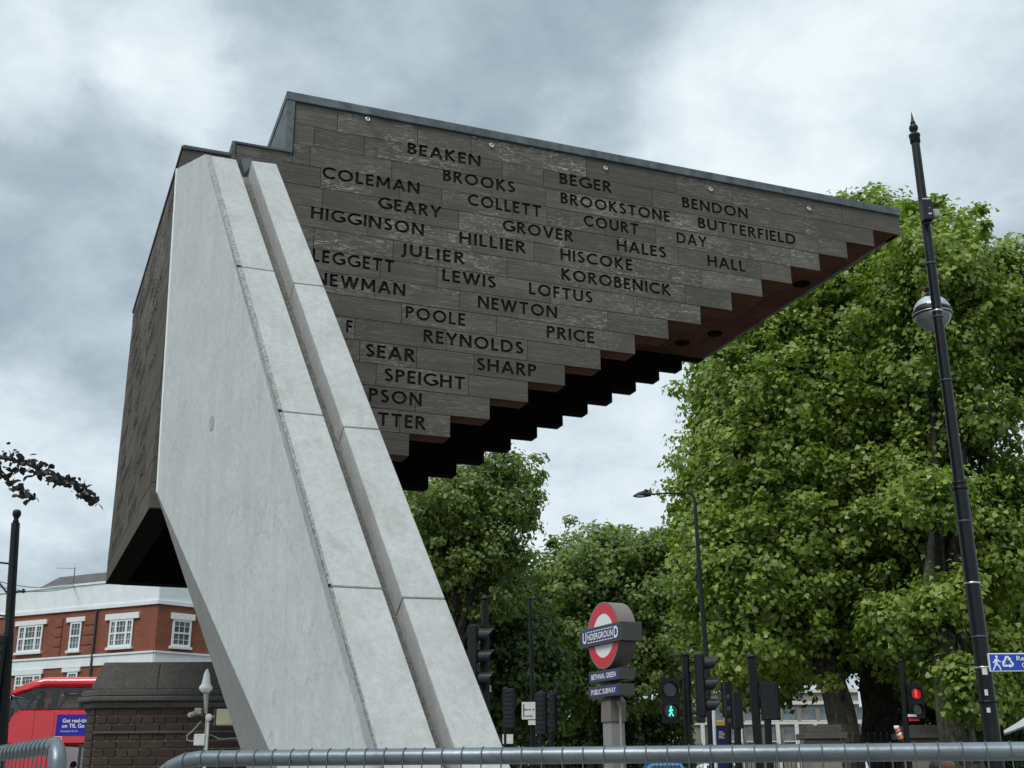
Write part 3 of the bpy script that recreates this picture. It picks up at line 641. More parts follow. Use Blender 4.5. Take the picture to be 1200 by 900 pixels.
# the bed of the groove and the body behind the slabs
lean_part('groove_bed', BT2 - nB * .13 - D * .02, BB2 - nB * .13 - D * .02, CT - nB * .13 + D * .02, CB - nB * .13 + D * .02, [], 'moss', thick=.15)
b = MB(); g0, g1 = toz(CT2, CB2), toz(S1T, S1B)
fr = [S1T - nB * .251, toz(S1T, S1B) - nB * .251, toz(CT2, CB2) - nB * .251 - D * .02, CT2 - nB * .251 - D * .02]
b.loft(fr, [fr[0] + E_ * .05, fr[1] + E_ * 1.0, fr[2] + E_ * .9, fr[3] + E_ * .05]); b.build('plinth_body', 'conc_shaded', mem)
q = [on(282, 186, B0 - E_ * .3, E_), on(287, 203, B0 - E_ * .3, E_), on(293, 196, B0 - E_ * .3, E_), on(296, 185, B0 - E_ * .3, E_)]
b = MB(); b.prism(q, E_ * .12); b.build('flashing', 'zinc', mem)
#@@PART2@@
# ================================================================== TREES
def leafmesh(name, pos, nrm, size, mat, parent, shape, rs):
    n = len(pos); k = len(shape); sh = np.array(shape, float)       # (k,3) local: x width, y length, z fold
    nrm = nrm / np.linalg.norm(nrm, axis=1, keepdims=True)
    t = rs.normal(size=(n, 3)); t[:, 2] -= .5; t -= nrm * (t * nrm).sum(1, keepdims=True); t /= np.linalg.norm(t, axis=1, keepdims=True)
    w = np.cross(nrm, t); s = (size * (0.5 + 1.0 * rs.random(n)))[:, None, None]
    vs = pos[:, None, :] + s * (w[:, None, :] * sh[None, :, 0:1] + t[:, None, :] * (sh[None, :, 1:2] - .4) + nrm[:, None, :] * sh[None, :, 2:3])
    me = bpy.data.meshes.new(name); o0 = WLOC[parent.name][0] if parent else Vector((0, 0, 0))
    vs = vs.reshape(-1, 3) - np.array(o0)
    me.vertices.add(n * k); me.vertices.foreach_set('co', vs.ravel()); me.loops.add(n * k); me.loops.foreach_set('vertex_index', np.arange(n * k, dtype=np.int32))
    me.polygons.add(n); me.polygons.foreach_set('loop_start', np.arange(0, n * k, k, dtype=np.int32)); me.polygons.foreach_set('loop_total', np.full(n, k, dtype=np.int32))
    me.update(calc_edges=True); me.materials.append(M[mat]); o = bpy.data.objects.new(name, me); COL.objects.link(o); o.parent = parent
    WLOC[o.name] = (o0, 0); return o
LEAF6 = [(0, 0, 0), (.46, .12, .10), (.36, .60, .08), (0, 1, -.12), (-.36, .60, .08), (-.46, .12, .10)]
LEAF5 = [(0, .02, 0), (.48, .30, .14), (.26, .62, .04), (0, 1.0, -.12), (-.26, .62, .04), (-.48, .30, .14)]
LEAF4 = [(0, 0, 0), (.38, .5, .10), (0, 1, -.08), (-.38, .5, .10)]
def tree(name, label, base, top, blobs, nleaf, lsize, mat, seed, bark='bark', r0=.35, group=None, shape=LEAF6, csz=.55, limbs=True, dens=1.9):
    rs = np.random.default_rng(seed); t = thing(name, V(base[0], base[1], 0), label, 'tree', group)
    b0 = V(base[0], base[1], -.15); tp = V(*top); pts = []; rr = []
    for i in range(9):
        k = i / 8; p = b0.lerp(tp, k); p += V(rs.normal() * .09, rs.normal() * .09, 0) * (k > 0) * min(1, 3 * (1 - k) + .3); pts.append(p); rr.append(r0 * (1.35 if i == 0 else 1.0) * (1 - .40 * k) * (1.0 if i < 7 else (.8 if i == 7 else .45)))
    b = MB(); b.tube(pts, rr, 14); b.build('trunk', bark, t)
    C = []; S = []
    for (px, py, rx, ry, Y, dep) in blobs:
        c = at(px, py, Y); k = (c - EYE).length / FPX; C.append(c); S.append((rx * k, dep, ry * k * 1.02))
    vol = np.array([s[0] * s[1] * s[2] for s in S]) ** .75; vol /= vol.sum()
    P = []; NR = []
    for c, s, v in zip(C, S, vol):
        nl = int(nleaf * v); ncl = max(6, int(nl / 70)); nl = ncl * 70
        d = rs.normal(size=(ncl, 3)); d /= np.linalg.norm(d, axis=1, keepdims=True)
        lump = 1 + .16 * np.sin(d[:, 0] * 7 + seed) * np.cos(d[:, 2] * 6 + 2 * seed) + .10 * np.sin(d[:, 2] * 13 + seed)
        rad = rs.random(ncl) ** (1 / dens) * lump; spray = rs.random(ncl) < .16; rad = np.where(spray, 1.0 + .32 * rs.random(ncl), rad)
        cc = np.array(c) + d * rad[:, None] * np.array(s)
        off = rs.normal(size=(ncl, 70, 3)); off /= np.linalg.norm(off, axis=2, keepdims=True); off *= (rs.random((ncl, 70, 1)) ** .5)
        sz = csz * (.55 + .9 * rs.random((ncl, 1, 1))) * np.where(spray, .55, 1.0)[:, None, None]; off = off * sz * np.array([1.15, 1.15, .75])
        P.append((cc[:, None, :] + off).reshape(-1, 3))
        nn = off / csz * .8 + np.array([0, 0, .5]) + d[:, None, :] * .3 + rs.normal(size=off.shape) * .36; NR.append(nn.reshape(-1, 3))
        if limbs:
            bb = MB(); cv = V(*c); k0 = .55 + .45 * rs.random(); st = b0.lerp(tp, k0) if cv.z > tp.z else b0.lerp(tp, .8); r_ = r0 * (.50 if s[0] > 2 else .28)
            md = st.lerp(cv, .5) + V(0, 0, (cv - st).length * .12); pp = [st, st.lerp(md, .5), md, md.lerp(cv, .5) + V(rs.normal() * .15, 0, .1), cv]
            bb.tube(pp, [r_, r_ * .8, r_ * .6, r_ * .45, r_ * .3], 8)
            for _ in range(7):
                q = md.lerp(cv, rs.random()); dd = V(*rs.normal(size=3)); dd.normalize(); dd.z = abs(dd.z) * .8 + .1; e = q + V(dd.x * s[0], dd.y * s[1], dd.z * s[2]) * .75
                m2 = q.lerp(e, .5) + V(0, 0, .15); bb.tube([q, m2, e], [r_ * .28, r_ * .18, r_ * .05], 5, caps=False)
            bb.build('limb', 'bark_dark', t)
    P = np.concatenate(P); NR = np.concatenate(NR)
    ok = P[:, 2] > .6; leafmesh('crown', P[ok], NR[ok], lsize, mat, t, shape, rs); return t
G1 = 'plane trees beyond the crossing'
pA = at(1000, 868, 28.5); tA = at(958, 730, 28.5)
tree('plane_tree', 'broad leafy plane tree whose crown meets the stair tip, pale mottled trunk leaning left', (pA.x, pA.y), tuple(tA),
     [(905, 545, 96, 150, 30, 3.2), (975, 400, 105, 118, 30, 3.2), (880, 690, 68, 100, 29, 2.6), (960, 660, 105, 110, 29, 2.6), (1030, 305, 68, 62, 30, 2.4), (862, 470, 48, 78, 30, 2.0), (828, 585, 26, 44, 30, 1.3), (905, 380, 42, 50, 30, 1.8), (830, 650, 34, 60, 29, 1.6), (1000, 540, 80, 90, 29, 2.4), (856, 470, 30, 44, 29.5, 1.5), (842, 540, 24, 50, 29.5, 1.3), (836, 640, 24, 50, 29.5, 1.3), (900, 760, 56, 40, 29.5, 2.0)],
     235000, .125, 'leaf_plane', 11, r0=.44, group=None, csz=.56, shape=LEAF5)
pB = at(1121, 868, 25); tB = at(1095, 620, 25)
tree('plane_tree', 'tall leafy plane tree behind the globe lamp column with a thick grey trunk', (pB.x, pB.y), tuple(tB),
     [(1090, 334, 58, 72, 26.5, 2.4), (1145, 372, 44, 62, 27, 2.0), (1115, 500, 50, 46, 27, 2.0), (1070, 450, 62, 80, 27.5, 2.4), (1180, 330, 34, 34, 27, 1.3), (1208, 415, 36, 54, 28, 1.5), (1192, 330, 30, 34, 28, 1.2), (1060, 600, 55, 80, 27.5, 2.2), (1150, 640, 60, 60, 27, 2.0), (1068, 735, 50, 34, 26, 1.4), (1110, 700, 36, 24, 24.2, .7), (1135, 775, 62, 40, 27, 1.6), (1100, 786, 26, 22, 26.5, .9), (1180, 800, 30, 30, 27, 1.0), (1132, 806, 24, 32, 24.0, .5), (1098, 590, 28, 30, 24.2, .6), (1190, 585, 46, 50, 27.5, 1.6)],
     170000, .120, 'leaf_plane', 12, r0=.42, csz=.50, shape=LEAF5)
pC = at(1030, 868, 33); tC = at(1022, 740, 33)
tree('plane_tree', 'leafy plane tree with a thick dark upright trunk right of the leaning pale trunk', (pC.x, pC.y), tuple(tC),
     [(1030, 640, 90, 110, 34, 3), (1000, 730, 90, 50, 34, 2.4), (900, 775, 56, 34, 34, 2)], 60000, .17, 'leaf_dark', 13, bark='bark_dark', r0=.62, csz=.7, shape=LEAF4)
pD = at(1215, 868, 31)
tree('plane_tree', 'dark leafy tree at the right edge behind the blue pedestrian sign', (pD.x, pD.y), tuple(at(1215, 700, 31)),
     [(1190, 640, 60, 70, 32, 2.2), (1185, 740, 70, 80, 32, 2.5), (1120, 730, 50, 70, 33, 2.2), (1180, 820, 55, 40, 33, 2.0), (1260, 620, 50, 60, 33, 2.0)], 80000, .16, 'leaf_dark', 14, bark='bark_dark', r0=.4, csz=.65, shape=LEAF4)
pE = at(722, 872, 52)
tree('plane_tree', 'spreading green tree standing behind the round station sign', (pE.x, pE.y), tuple(at(712, 800, 52)),
     [(690, 672, 54, 46, 54, 4), (640, 716, 34, 40, 54, 3), (820, 650, 30, 40, 55, 3), (762, 700, 58, 66, 54, 4), (738, 655, 46, 30, 54, 3), (668, 740, 44, 62, 53, 3), (790, 760, 52, 62, 53, 3.2), (720, 780, 80, 48, 53, 3.4), (660, 800, 40, 40, 53, 2.6), (805, 690, 36, 52, 55, 2.6)],
     110000, .20, 'leaf_mid', 15, r0=.5, csz=.75, shape=LEAF4)
pF = at(533, 872, 41)
tree('plane_tree', 'tall airy tree with sky gaps rising under the stair beside the concrete plinth', (pF.x, pF.y), tuple(at(530, 740, 41)),
     [(540, 592, 60, 46, 42, 2.6), (596, 552, 34, 24, 42, 1.6), (612, 596, 26, 38, 42, 1.5), (540, 660, 50, 30, 42, 2.0), (560, 700, 60, 34, 43, 2.0), (575, 640, 38, 42, 42, 2.0), (500, 620, 60, 58, 42, 2.6), (610, 655, 12, 16, 42, .8), (548, 560, 34, 24, 42, 1.6)],
     40000, .155, 'leaf_mid', 16, r0=.36, csz=.48, shape=LEAF4, dens=2.6)
pG = at(575, 872, 46)
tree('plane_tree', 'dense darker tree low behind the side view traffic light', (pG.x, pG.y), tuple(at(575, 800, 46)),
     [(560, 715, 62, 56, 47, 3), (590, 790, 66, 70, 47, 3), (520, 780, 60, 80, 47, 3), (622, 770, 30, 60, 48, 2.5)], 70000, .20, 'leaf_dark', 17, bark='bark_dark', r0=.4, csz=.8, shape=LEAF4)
# shrubs that close the view under the crowns
def shrub(label, px0, px1, pyt, Y, seed, n, mat='leaf_dark'):
    rs = np.random.default_rng(seed); a = at(px0, 880, Y); b_ = at(px1, 880, Y); zt = at((px0 + px1) / 2, pyt, Y).z
    t = thing('shrub', V((a.x + b_.x) / 2, Y, 0), label, 'shrub', 'shrubs under the trees')
    m = MB()
    for k in range(6):
        x = a.x + (b_.x - a.x) * (k + .5) / 6; m.tube([V(x, Y, -.1), V(x + .1, Y, zt * .4), V(x + .3 * rs.normal(), Y, zt * .8)], [.05, .035, .015], 6)
    m.build('stem', 'bark_dark', t)
    P = np.stack([a.x + (b_.x - a.x) * rs.random(n), Y + rs.normal(size=n) * .7, zt * rs.random(n) ** .7], 1); P[:, 2] *= 1 + .22 * np.sin(P[:, 0] * 1.7) + .1 * np.sin(P[:, 0] * 4.1)
    leafmesh('foliage', P, rs.normal(size=(n, 3)) + np.array([0, -.3, .6]), .24, mat, t, LEAF4, rs)
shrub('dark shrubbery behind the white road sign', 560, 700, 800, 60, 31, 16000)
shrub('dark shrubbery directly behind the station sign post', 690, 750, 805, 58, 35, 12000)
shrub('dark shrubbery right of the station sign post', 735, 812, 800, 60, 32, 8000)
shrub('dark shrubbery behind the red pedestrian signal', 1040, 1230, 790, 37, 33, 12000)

# ---- overhanging branch of a plum coloured tree, left edge
t = thing('plum_tree', V(-6.2, 7.0, 0), 'dark purple leaved branch reaching in from the left edge against the sky', 'tree')
b = MB(); b.tube([V(-6.2, 7, -.1), V(-6.15, 7, 1.5), V(-6.0, 7.0, 3.2)], [.16, .13, .09], 10); b.build('trunk', 'bark_dark', t)
br1 = [V(-6.0, 7, 3.2), at(-120, 500, 6.6)] + [at(x, y, 6.2) for x, y in ((0, 536), (25, 541), (45, 550), (70, 560), (90, 570), (102, 578), (110, 588))]
br2 = [at(-60, 515, 6.3)] + [at(x, y, 6.2) for x, y in ((-10, 540), (6, 556), (15, 570), (26, 577), (38, 584))]
b = MB(); b.tube(br1, [.06, .022, .010, .008, .007, .006, .004, .003, .002], 6); b.tube(br2, [.012, .006, .005, .004, .003, .002], 6); b.build('limb', 'bark_dark', t)
rs = np.random.default_rng(5); P = []
for pth, cnt, r_ in ((br1[1:], 230, .042), (br2, 85, .032)):
    for _ in range(cnt):
        k = rs.random() * (len(pth) - 1); i = int(k); p = pth[i].lerp(pth[i + 1], k - i); sp = r_ * (1.1 - .7 * k / (len(pth) - 1)); P.append([p.x + rs.normal() * sp, p.y + rs.normal() * sp * 1.5, p.z + rs.normal() * sp * .75 - .005])
P = np.array(P); leafmesh('crown', P, rs.normal(size=P.shape) * .7 + np.array([0, -.8, .4]), .040, 'leaf_plum', t, [(0, 0, 0), (.3, .3, .04), (.26, .65, .05), (0, 1, -.08), (-.26, .65, .05), (-.3, .3, .04)], rs)
PP = np.stack([-6.2 + rs.normal(size=900) * .55, 7 + rs.normal(size=900) * .6, 3.5 + rs.normal(size=900) * .35], 1)
leafmesh('crown', PP, rs.normal(size=PP.shape), .06, 'leaf_plum', t, LEAF4, rs)

# ================================================================== RED BRICK BUILDING
Pc = at(186, 706, 52); zc = lambda y: at(186, y, 52).z
PLf = at(13, 720, 56); uL = (PLf - Pc); uL.z = 0; uL.normalize(); nL = V(uL.y, -uL.x, 0); nL = nL if nL.y < 0 else -nL
PRt = at(230, 713, 53.3); uR = (PRt - Pc); uR.z = 0; uR.normalize(); nR = V(uR.y, -uR.x, 0); nR = nR if nR.y < 0 else -nR
bld = thing('brick_building', V(Pc.x, Pc.y + 1, 0), 'red brick corner building with white bands, white sash windows and a slate roof', 'building')
def fbox(s0, s1, z0, z1, out, dep, u, n_, name, mat, par=None, org=None):
    o = V(Pc.x, Pc.y, 0); b = MB(); b.box(o + u * s0 + n_ * out + UP * z0, u * (s1 - s0), -n_ * dep, UP * (z1 - z0))
    return b.build(name, mat, par or bld, rotz=math.atan2(u.y, u.x))
zP, zT, zB, zB2 = zc(677), zc(706), zc(764.5), zc(776)
LEN = 17.0
for (u, n_, ln) in ((uL, nL, LEN), (uR, nR, 9.0)):
    fbox(0, ln, 0, zB2, 0, .4, u, n_, 'wall', 'brick'); fbox(0, ln, zB2, zB, .05, .44, u, n_, 'string_course', 'render_white'); fbox(0, ln, zB, zT, 0, .4, u, n_, 'wall', 'brick')
    fbox(0, ln, zT, zP, .03, .43, u, n_, 'parapet', 'render_white'); fbox(-.03, ln, zT - .06, zT + .10, .09, .15, u, n_, 'cornice', 'render_white'); fbox(-.03, ln, zP, zP + .09, .08, .5, u, n_, 'parapet_cap', 'render_white'); fbox(-.02, ln, zB + .001, zB + .08, .10, .12, u, n_, 'cornice', 'render_white')
def sz(x, y, u, n_):
    p = on(x, y, V(Pc.x, Pc.y, 0), n_); return (p - V(Pc.x, Pc.y, 0)).dot(u), p.z
def sash(x0, x1, y0, y1, u, n_, lx0, lx1, ly0, wide, label=None):
    xm = (x0 + x1) / 2; s0, _ = sz(x0, (y0 + y1) / 2, u, n_); s1, _ = sz(x1, (y0 + y1) / 2, u, n_); s0, s1 = min(s0, s1), max(s0, s1)
    z1 = sz(xm, y0, u, n_)[1]; z0 = sz(xm, y1, u, n_)[1]; a, c = sorted((sz(lx0, y0, u, n_)[0], sz(lx1, y0, u, n_)[0])); zl = sz(xm, ly0, u, n_)[1]
    w = fbox(s0, s1, z0, z1, .03, .04, u, n_, 'window', 'glass')
    fbox(a, c, z1 + .002, zl, .10, .14, u, n_, 'lintel', 'white', w); fbox(s0 - .08, s1 + .08, z0 - .11, z0 - .002, .14, .16, u, n_, 'sill', 'white', w)
    fw = .09
    b = MB(); o = V(Pc.x, Pc.y, 0) + n_ * .075
    def bar(p, q, zz0, zz1, dd=.045, oo=0): b.box(o + n_ * oo + u * p + UP * zz0, u * (q - p), -n_ * dd, UP * (zz1 - zz0))
    bar(s0, s0 + fw, z0, z1); bar(s1 - fw, s1, z0, z1); bar(s0 + fw, s1 - fw, z0, z0 + fw); bar(s0 + fw, s1 - fw, z1 - fw, z1)
    W_ = s1 - s0; zm = (z0 + z1) / 2
    if wide:
        for k in (.27, .73): bar(s0 + W_ * k - .06, s0 + W_ * k + .06, z0 + fw, z1 - fw, .04, .006)
    bar(s0 + fw, s1 - fw, zm - .035, zm + .035, .035, .003)
    b.build('frame', 'white', w); b = MB()
    lst = [.27 + .46 * k / 3 for k in (1, 2)] + ([.15, .85] if wide else [])
    if not wide: lst = [.36, .64]
    for k in lst: bar(s0 + W_ * k - .009, s0 + W_ * k + .009, z0 + fw, z1 - fw, .03, -.01)
    for k in (.25, .75): bar(s0 + fw, s1 - fw, z0 + (z1 - z0) * k - .009, z0 + (z1 - z0) * k + .009, .028, -.012)
    b.build('glazing_bars', 'white', w)
sash(22, 50, 733, 764, uL, nL, 19.5, 56, 727.5, True); sash(82.5, 95.5, 729, 762, uL, nL, 79.5, 101, 723.5, False); sash(129, 156, 726, 758, uL, nL, 125, 164, 719, True)
sash(201, 223, 726.5, 758, uR, nR, 200, 227.5, 719, False); sash(18, 48, 791, 815, uL, nL, 13, 51, 785.5, True); sash(79, 91, 787.5, 812, uL, nL, 74, 95, 782.5, False); sash(127, 154, 783, 812, uL, nL, 123, 162, 778.5, True)
q = on(112.5, 740, V(Pc.x, Pc.y, 0), nL) + nL * .09; b = MB(); b.tube([V(q.x, q.y, 0), V(q.x, q.y, zT - .1)], .05, 8); b.build('downpipe', 'casing_dark', bld)
for (x0, x1) in ((65, 73), (98.5, 111)):
    a, c = sorted((sz(x0, 740, uL, nL)[0], sz(x1, 740, uL, nL)[0])); k = 0; z = zB + .1
    while z < zT - .3: fbox(a, c, z, z + .40, .055, .06, uL, nL, 'quoin_block', 'brick'); z += .44
b = MB(); o = V(Pc.x, Pc.y, 0); zr = zP - .1; a_ = o + uL * 1.2 - nL * .8; e_ = o + uL * 9.4 - nL * .8
rz = at(70, 678, 59).z
b.add([a_ + UP * zr, e_ + UP * zr, e_ - nL * 5 + UP * zr, a_ - nL * 5 + UP * zr, a_ - nL * 2.0 + uL * .5 + UP * (rz), e_ - nL * 2.0 - uL * .2 + UP * (rz)], [(0, 1, 5, 4), (2, 3, 4, 5), (1, 2, 5), (3, 0, 4), (0, 3, 2, 1)]); b.build('roof', 'slate', bld)
fbox(8.4, 15, zP - .3, zP + .0, -1.5, 6, uL, nL, 'flat_roof', 'slate')
b = MB(); q = at(86, 683, 57); b.tube([q, q + UP * .75], .025, 5); b.tube([q + UP * .7, q + UP * .72 - V(.9, 0, 0)], .012, 5); b.build('aerial', 'wire', bld)
for k in range(2):
    wv = MB(); a = at(-60, 664 + 8 * k, 30); c = at(92, 684 + 3 * k, 56); wv.tube([a.lerp(c, i / 12) - UP * (.35 * math.sin(math.pi * i / 12)) for i in range(13)], .014, 5)
    tag(wv.build('overhead_wire', 'wire'), 'thin overhead cable above the white parapet, %s of the two' % ('upper' if k == 0 else 'lower'), 'cable', 'overhead cables by the brick building')

# ================================================================== PALE BUILDING (far right)
pb = thing('pale_building', V(at(905, 860, 78).x, 79, 0), 'pale tan building with white bands glimpsed under the trees beyond the dark signal', 'building')
xa, xb = at(812, 860, 78).x, at(1010, 860, 78).x; zz = lambda y: at(900, y, 78).z
b = MB(); b.box(V(xa, 78, 0), V(xb - xa, 0, 0), V(0, 7, 0), UP * zz(812)); b.build('wall', 'tan', pb)
for y0, y1 in ((846, 849), (822, 826), (808, 812)):
    b = MB(); b.box(V(xa, 77.85, zz(y1)), V(xb - xa, 0, 0), V(0, .14, 0), UP * (zz(y0) - zz(y1))); b.build('string_course', 'offwhite', pb)
for k in range(9):
    x = xa + (xb - xa) * (k + .5) / 9; b = MB(); b.box(V(x - .12, 77.7, 0), V(.24, 0, 0), V(0, .149, 0), UP * (zz(846) - .02)); b.build('pilaster', 'offwhite', pb)
    for y0, y1 in ((829, 844), (852, 868)):
        b = MB(); xw = x + .45; b.box(V(xw, 77.93, zz(y1)), V(.85, 0, 0), V(0, .06, 0), UP * (zz(y0) - zz(y1))); w = b.build('window', 'glass', pb)
        b = MB(); b.box(V(xw - .06, 77.90, zz(y1) - .08), V(.97, 0, 0), V(0, .028, 0), UP * .07); b.build('sill', 'offwhite', w)

# ================================================================== BUS
BY = 37.0; bz = lambda y: at(50, y, BY).z; bx = lambda x: at(x, 840, BY).x
bus = thing('double_decker_bus', V(bx(9) + 5.5, BY + 1.2, -.12), 'red double decker bus with a blue travel advert, behind the old brick wall', 'bus')
BW = 2.5; xN = bx(7); xE = xN + 11.2; zr_, zs, zl = bz(792.5), bz(831.5), bz(872.5)
def bpoly(pts, y0, y1, name, mat, par=bus, bev=.0):
    b = MB(); b.prism([V(x, y0, z) for x, z in pts], V(0, y1 - y0, 0)); return b.build(name, mat, par, bevel=bev)
# waist panel between the decks and the closed front
bpoly([(xN, zl), (xE, zl), (xE, zs), (bx(22), zs), (bx(15), bz(836)), (bx(10), bz(842)), (xN - .02, bz(850))], BY, BY + BW, 'body_panel', 'bus_red', bev=.05)
bpoly([(xN, .25), (bx(73), .25), (bx(73), zl - .005), (xN, zl - .005)], BY + .004, BY + BW - .004, 'body_panel', 'bus_red', bev=.04)
bpoly([(bx(73) + .005, .25), (xE, .25), (xE, 1.05), (bx(73) + .005, 1.05)], BY + .003, BY + BW - .003, 'body_panel', 'bus_red', bev=.03)
# roof: a shallow curved shell that drops towards the front
rp = [(bx(10), bz(815)), (bx(11), bz(811)), (bx(17), bz(805)), (bx(26), bz(799.5)), (bx(36), bz(795)), (bx(48), bz(792.5)), (xE - .3, bz(793.5)), (xE, bz(798)), (xE, bz(806.5)), (bx(45), bz(806)), (bx(36), bz(807)), (bx(26), bz(810)), (bx(17), bz(814))]
b = MB(); ring = []
for yy, sc_ in ((0, -.28), (.06, -.1), (.30, 0), (BW - .30, 0), (BW - .06, -.1), (BW, -.28)):
    ring.append([V(x, BY + yy, z + (sc_ if i <= 7 else 0) * min(1, (z - rp[9][1]) * 1.2 if i <= 7 else 0)) for i, (x, z) in enumerate(rp)])
n = len(rp); vs = [p for r in ring for p in r]; fs = [(i * n + k, i * n + (k + 1) % n, (i + 1) * n + (k + 1) % n, (i + 1) * n + k) for i in range(5) for k in range(n)] + [tuple(range(n)), tuple(range(5 * n, 6 * n))]
b.add(vs, fs, 0, True); b.build('roof', 'bus_red', bus)
for yy in (BY + .02, BY + BW - .07):      # dark glazed band: cant rail, pillars, glass
    bpoly([(bx(36), bz(806.5)), (xE - .02, bz(806.5)), (xE - .02, bz(810)), (bx(38), bz(810))], yy, yy + .05, 'cant_rail', 'bus_black')
    bpoly([(bx(22), bz(831.2)), (xE - .02, bz(831.2)), (xE - .02, bz(829.5)), (bx(24), bz(829.5))], yy, yy + .05, 'waist_rail', 'bus_black')
    for (x0, x1) in ((57.5, 65.5), (106, 109), (150, 153), (195, 198), (240, 243), (285, 288), (330, 333), (375, 378), (414, 417)):
        bpoly([(bx(x0), bz(829.5)), (bx(x1), bz(829.5)), (bx(x1), bz(810)), (bx(x0), bz(810))], yy, yy + .05, 'pillar', 'bus_black')
    bpoly([(bx(29), bz(829.4)), (bx(30.5), bz(829.4)), (bx(41), bz(810)), (bx(39.5), bz(810))], yy, yy + .05, 'pillar', 'bus_black')
    for (x0, x1) in ((30, 57.5), (65.5, 106), (109, 150), (153, 195), (198, 240), (243, 285), (288, 330), (333, 375), (378, 414)):
        bpoly([(bx(x0), bz(829.4)), (bx(x1), bz(829.4)), (bx(x1), bz(810.1)), (bx(x0) + (.28 if x0 == 30 else 0), bz(810.1))], yy + .02, yy + .026, 'window', 'bus_glass')
    bpoly([(bx(12), bz(841)), (bx(22), bz(832)), (bx(29), bz(829.4)), (bx(39), bz(810)), (bx(36), bz(807.5)), (bx(17), bz(814.5)), (bx(11), bz(817))], yy + .02, yy + .026, 'window', 'bus_glass')
b = MB(); p = [(bx(9.5), bz(845)), (bx(10), bz(815))]; b.prism([V(p[0][0], BY + .08, p[0][1]), V(p[0][0], BY + BW - .08, p[0][1]), V(p[1][0] - .05, BY + BW - .08, p[1][1]), V(p[1][0] - .05, BY + .08, p[1][1])], V(.02, 0, 0)); b.build('windscreen', 'bus_glass', bus)
bpoly([(bx(10), bz(829)), (bx(14), bz(829)), (bx(12.5), bz(846)), (bx(8.3), bz(846))], BY - .004, BY + .03, 'corner_trim', 'bus_black')
for x0 in (96, 140, 184, 228, 272, 316, 360):
    bpoly([(bx(x0), 1.055), (bx(x0 + 3), 1.055), (bx(x0 + 3), zl - .01), (bx(x0), zl - .01)], BY + .02, BY + .07, 'pillar', 'bus_black')
    bpoly([(bx(x0 + 3), 1.055), (bx(x0 + 44), 1.055), (bx(x0 + 44), zl - .01), (bx(x0 + 3), zl - .01)], BY + .04, BY + .046, 'window', 'bus_glass')
for k in range(4):
    b = MB(); x = bx(52) + k * .95; b.cbox(V(x, BY + .55, bz(831.5) - .1), .1, .42, .55); b.cbox(V(x - .2, BY + .55, bz(831.5) - .28), .4, .42, .08); b.build('seat', 'dark_cloth', bus)
for wx in (xN + 2.3, xE - 2.2):
    for yy in (BY + .05, BY + BW - .35):
        b = MB(); b.lathe(V(wx, yy - .06, .36), V(0, 1, 0), [(0, .30), (0, .46), (.03, .48), (.27, .48), (.3, .46)], 20); w = b.build('wheel', 'black', bus); b = MB(); b.lathe(V(wx, yy - .075, .36), V(0, 1, 0), [(0, .08), (.012, .26), (.02, .27)], 16); b.build('hub', 'grey_pl', w)
X_, Z_ = V(1, 0, 0), UP
ax0, ax1, az0, az1 = bx(67), bx(67) + 2.4, bz(862.5), bz(837.5)
b = MB(); b.box(V(ax0, BY - .008, az0), V(ax1 - ax0, 0, 0), V(0, .007, 0), UP * (az1 - az0)); ad = b.build('advert_panel', 'ad_blue', bus)
text('Get real-time', V(bx(74), BY - .0085, bz(847)), X_, Z_, .86, .12, 'sign_white', ad, bold=.02); text('on TfL Go', V(bx(74), BY - .0085, bz(853.2)), X_, Z_, .68, .12, 'sign_white', ad, bold=.02)
text('Download TfL Go', V(bx(73), BY - .0085, bz(858)), X_, Z_, .52, .05, 'sign_white', ad)
for x_ in (40, 63.5): bpoly([(bx(x_), zl + .02), (bx(x_) + .012, zl + .02), (bx(x_) + .012, zs - .05), (bx(x_), zs - .05)], BY - .003, BY + .01, 'panel_seam', 'bus_black')
b = MB(); fx, fz = bx(64.5), bz(868.8)
for (o, a, c) in (((0, 0), .27, .018), ((0, .12), .27, .018)): b.box(V(fx, BY - .006, fz + o[1]), V(a, 0, 0), V(0, .005, 0), UP * c)
b.box(V(fx, BY - .006, fz), V(.018, 0, 0), V(0, .0048, 0), UP * .13); b.box(V(fx + .26, BY - .006, fz), V(.018, 0, 0), V(0, .0048, 0), UP * .13); b.build('fleet_badge', 'sign_white', bus)
text('abc', V(fx + .06, BY - .006, fz + .035), X_, Z_, .15, .07, 'sign_white', bus, name='badge_lettering', bold=.03) if False else None

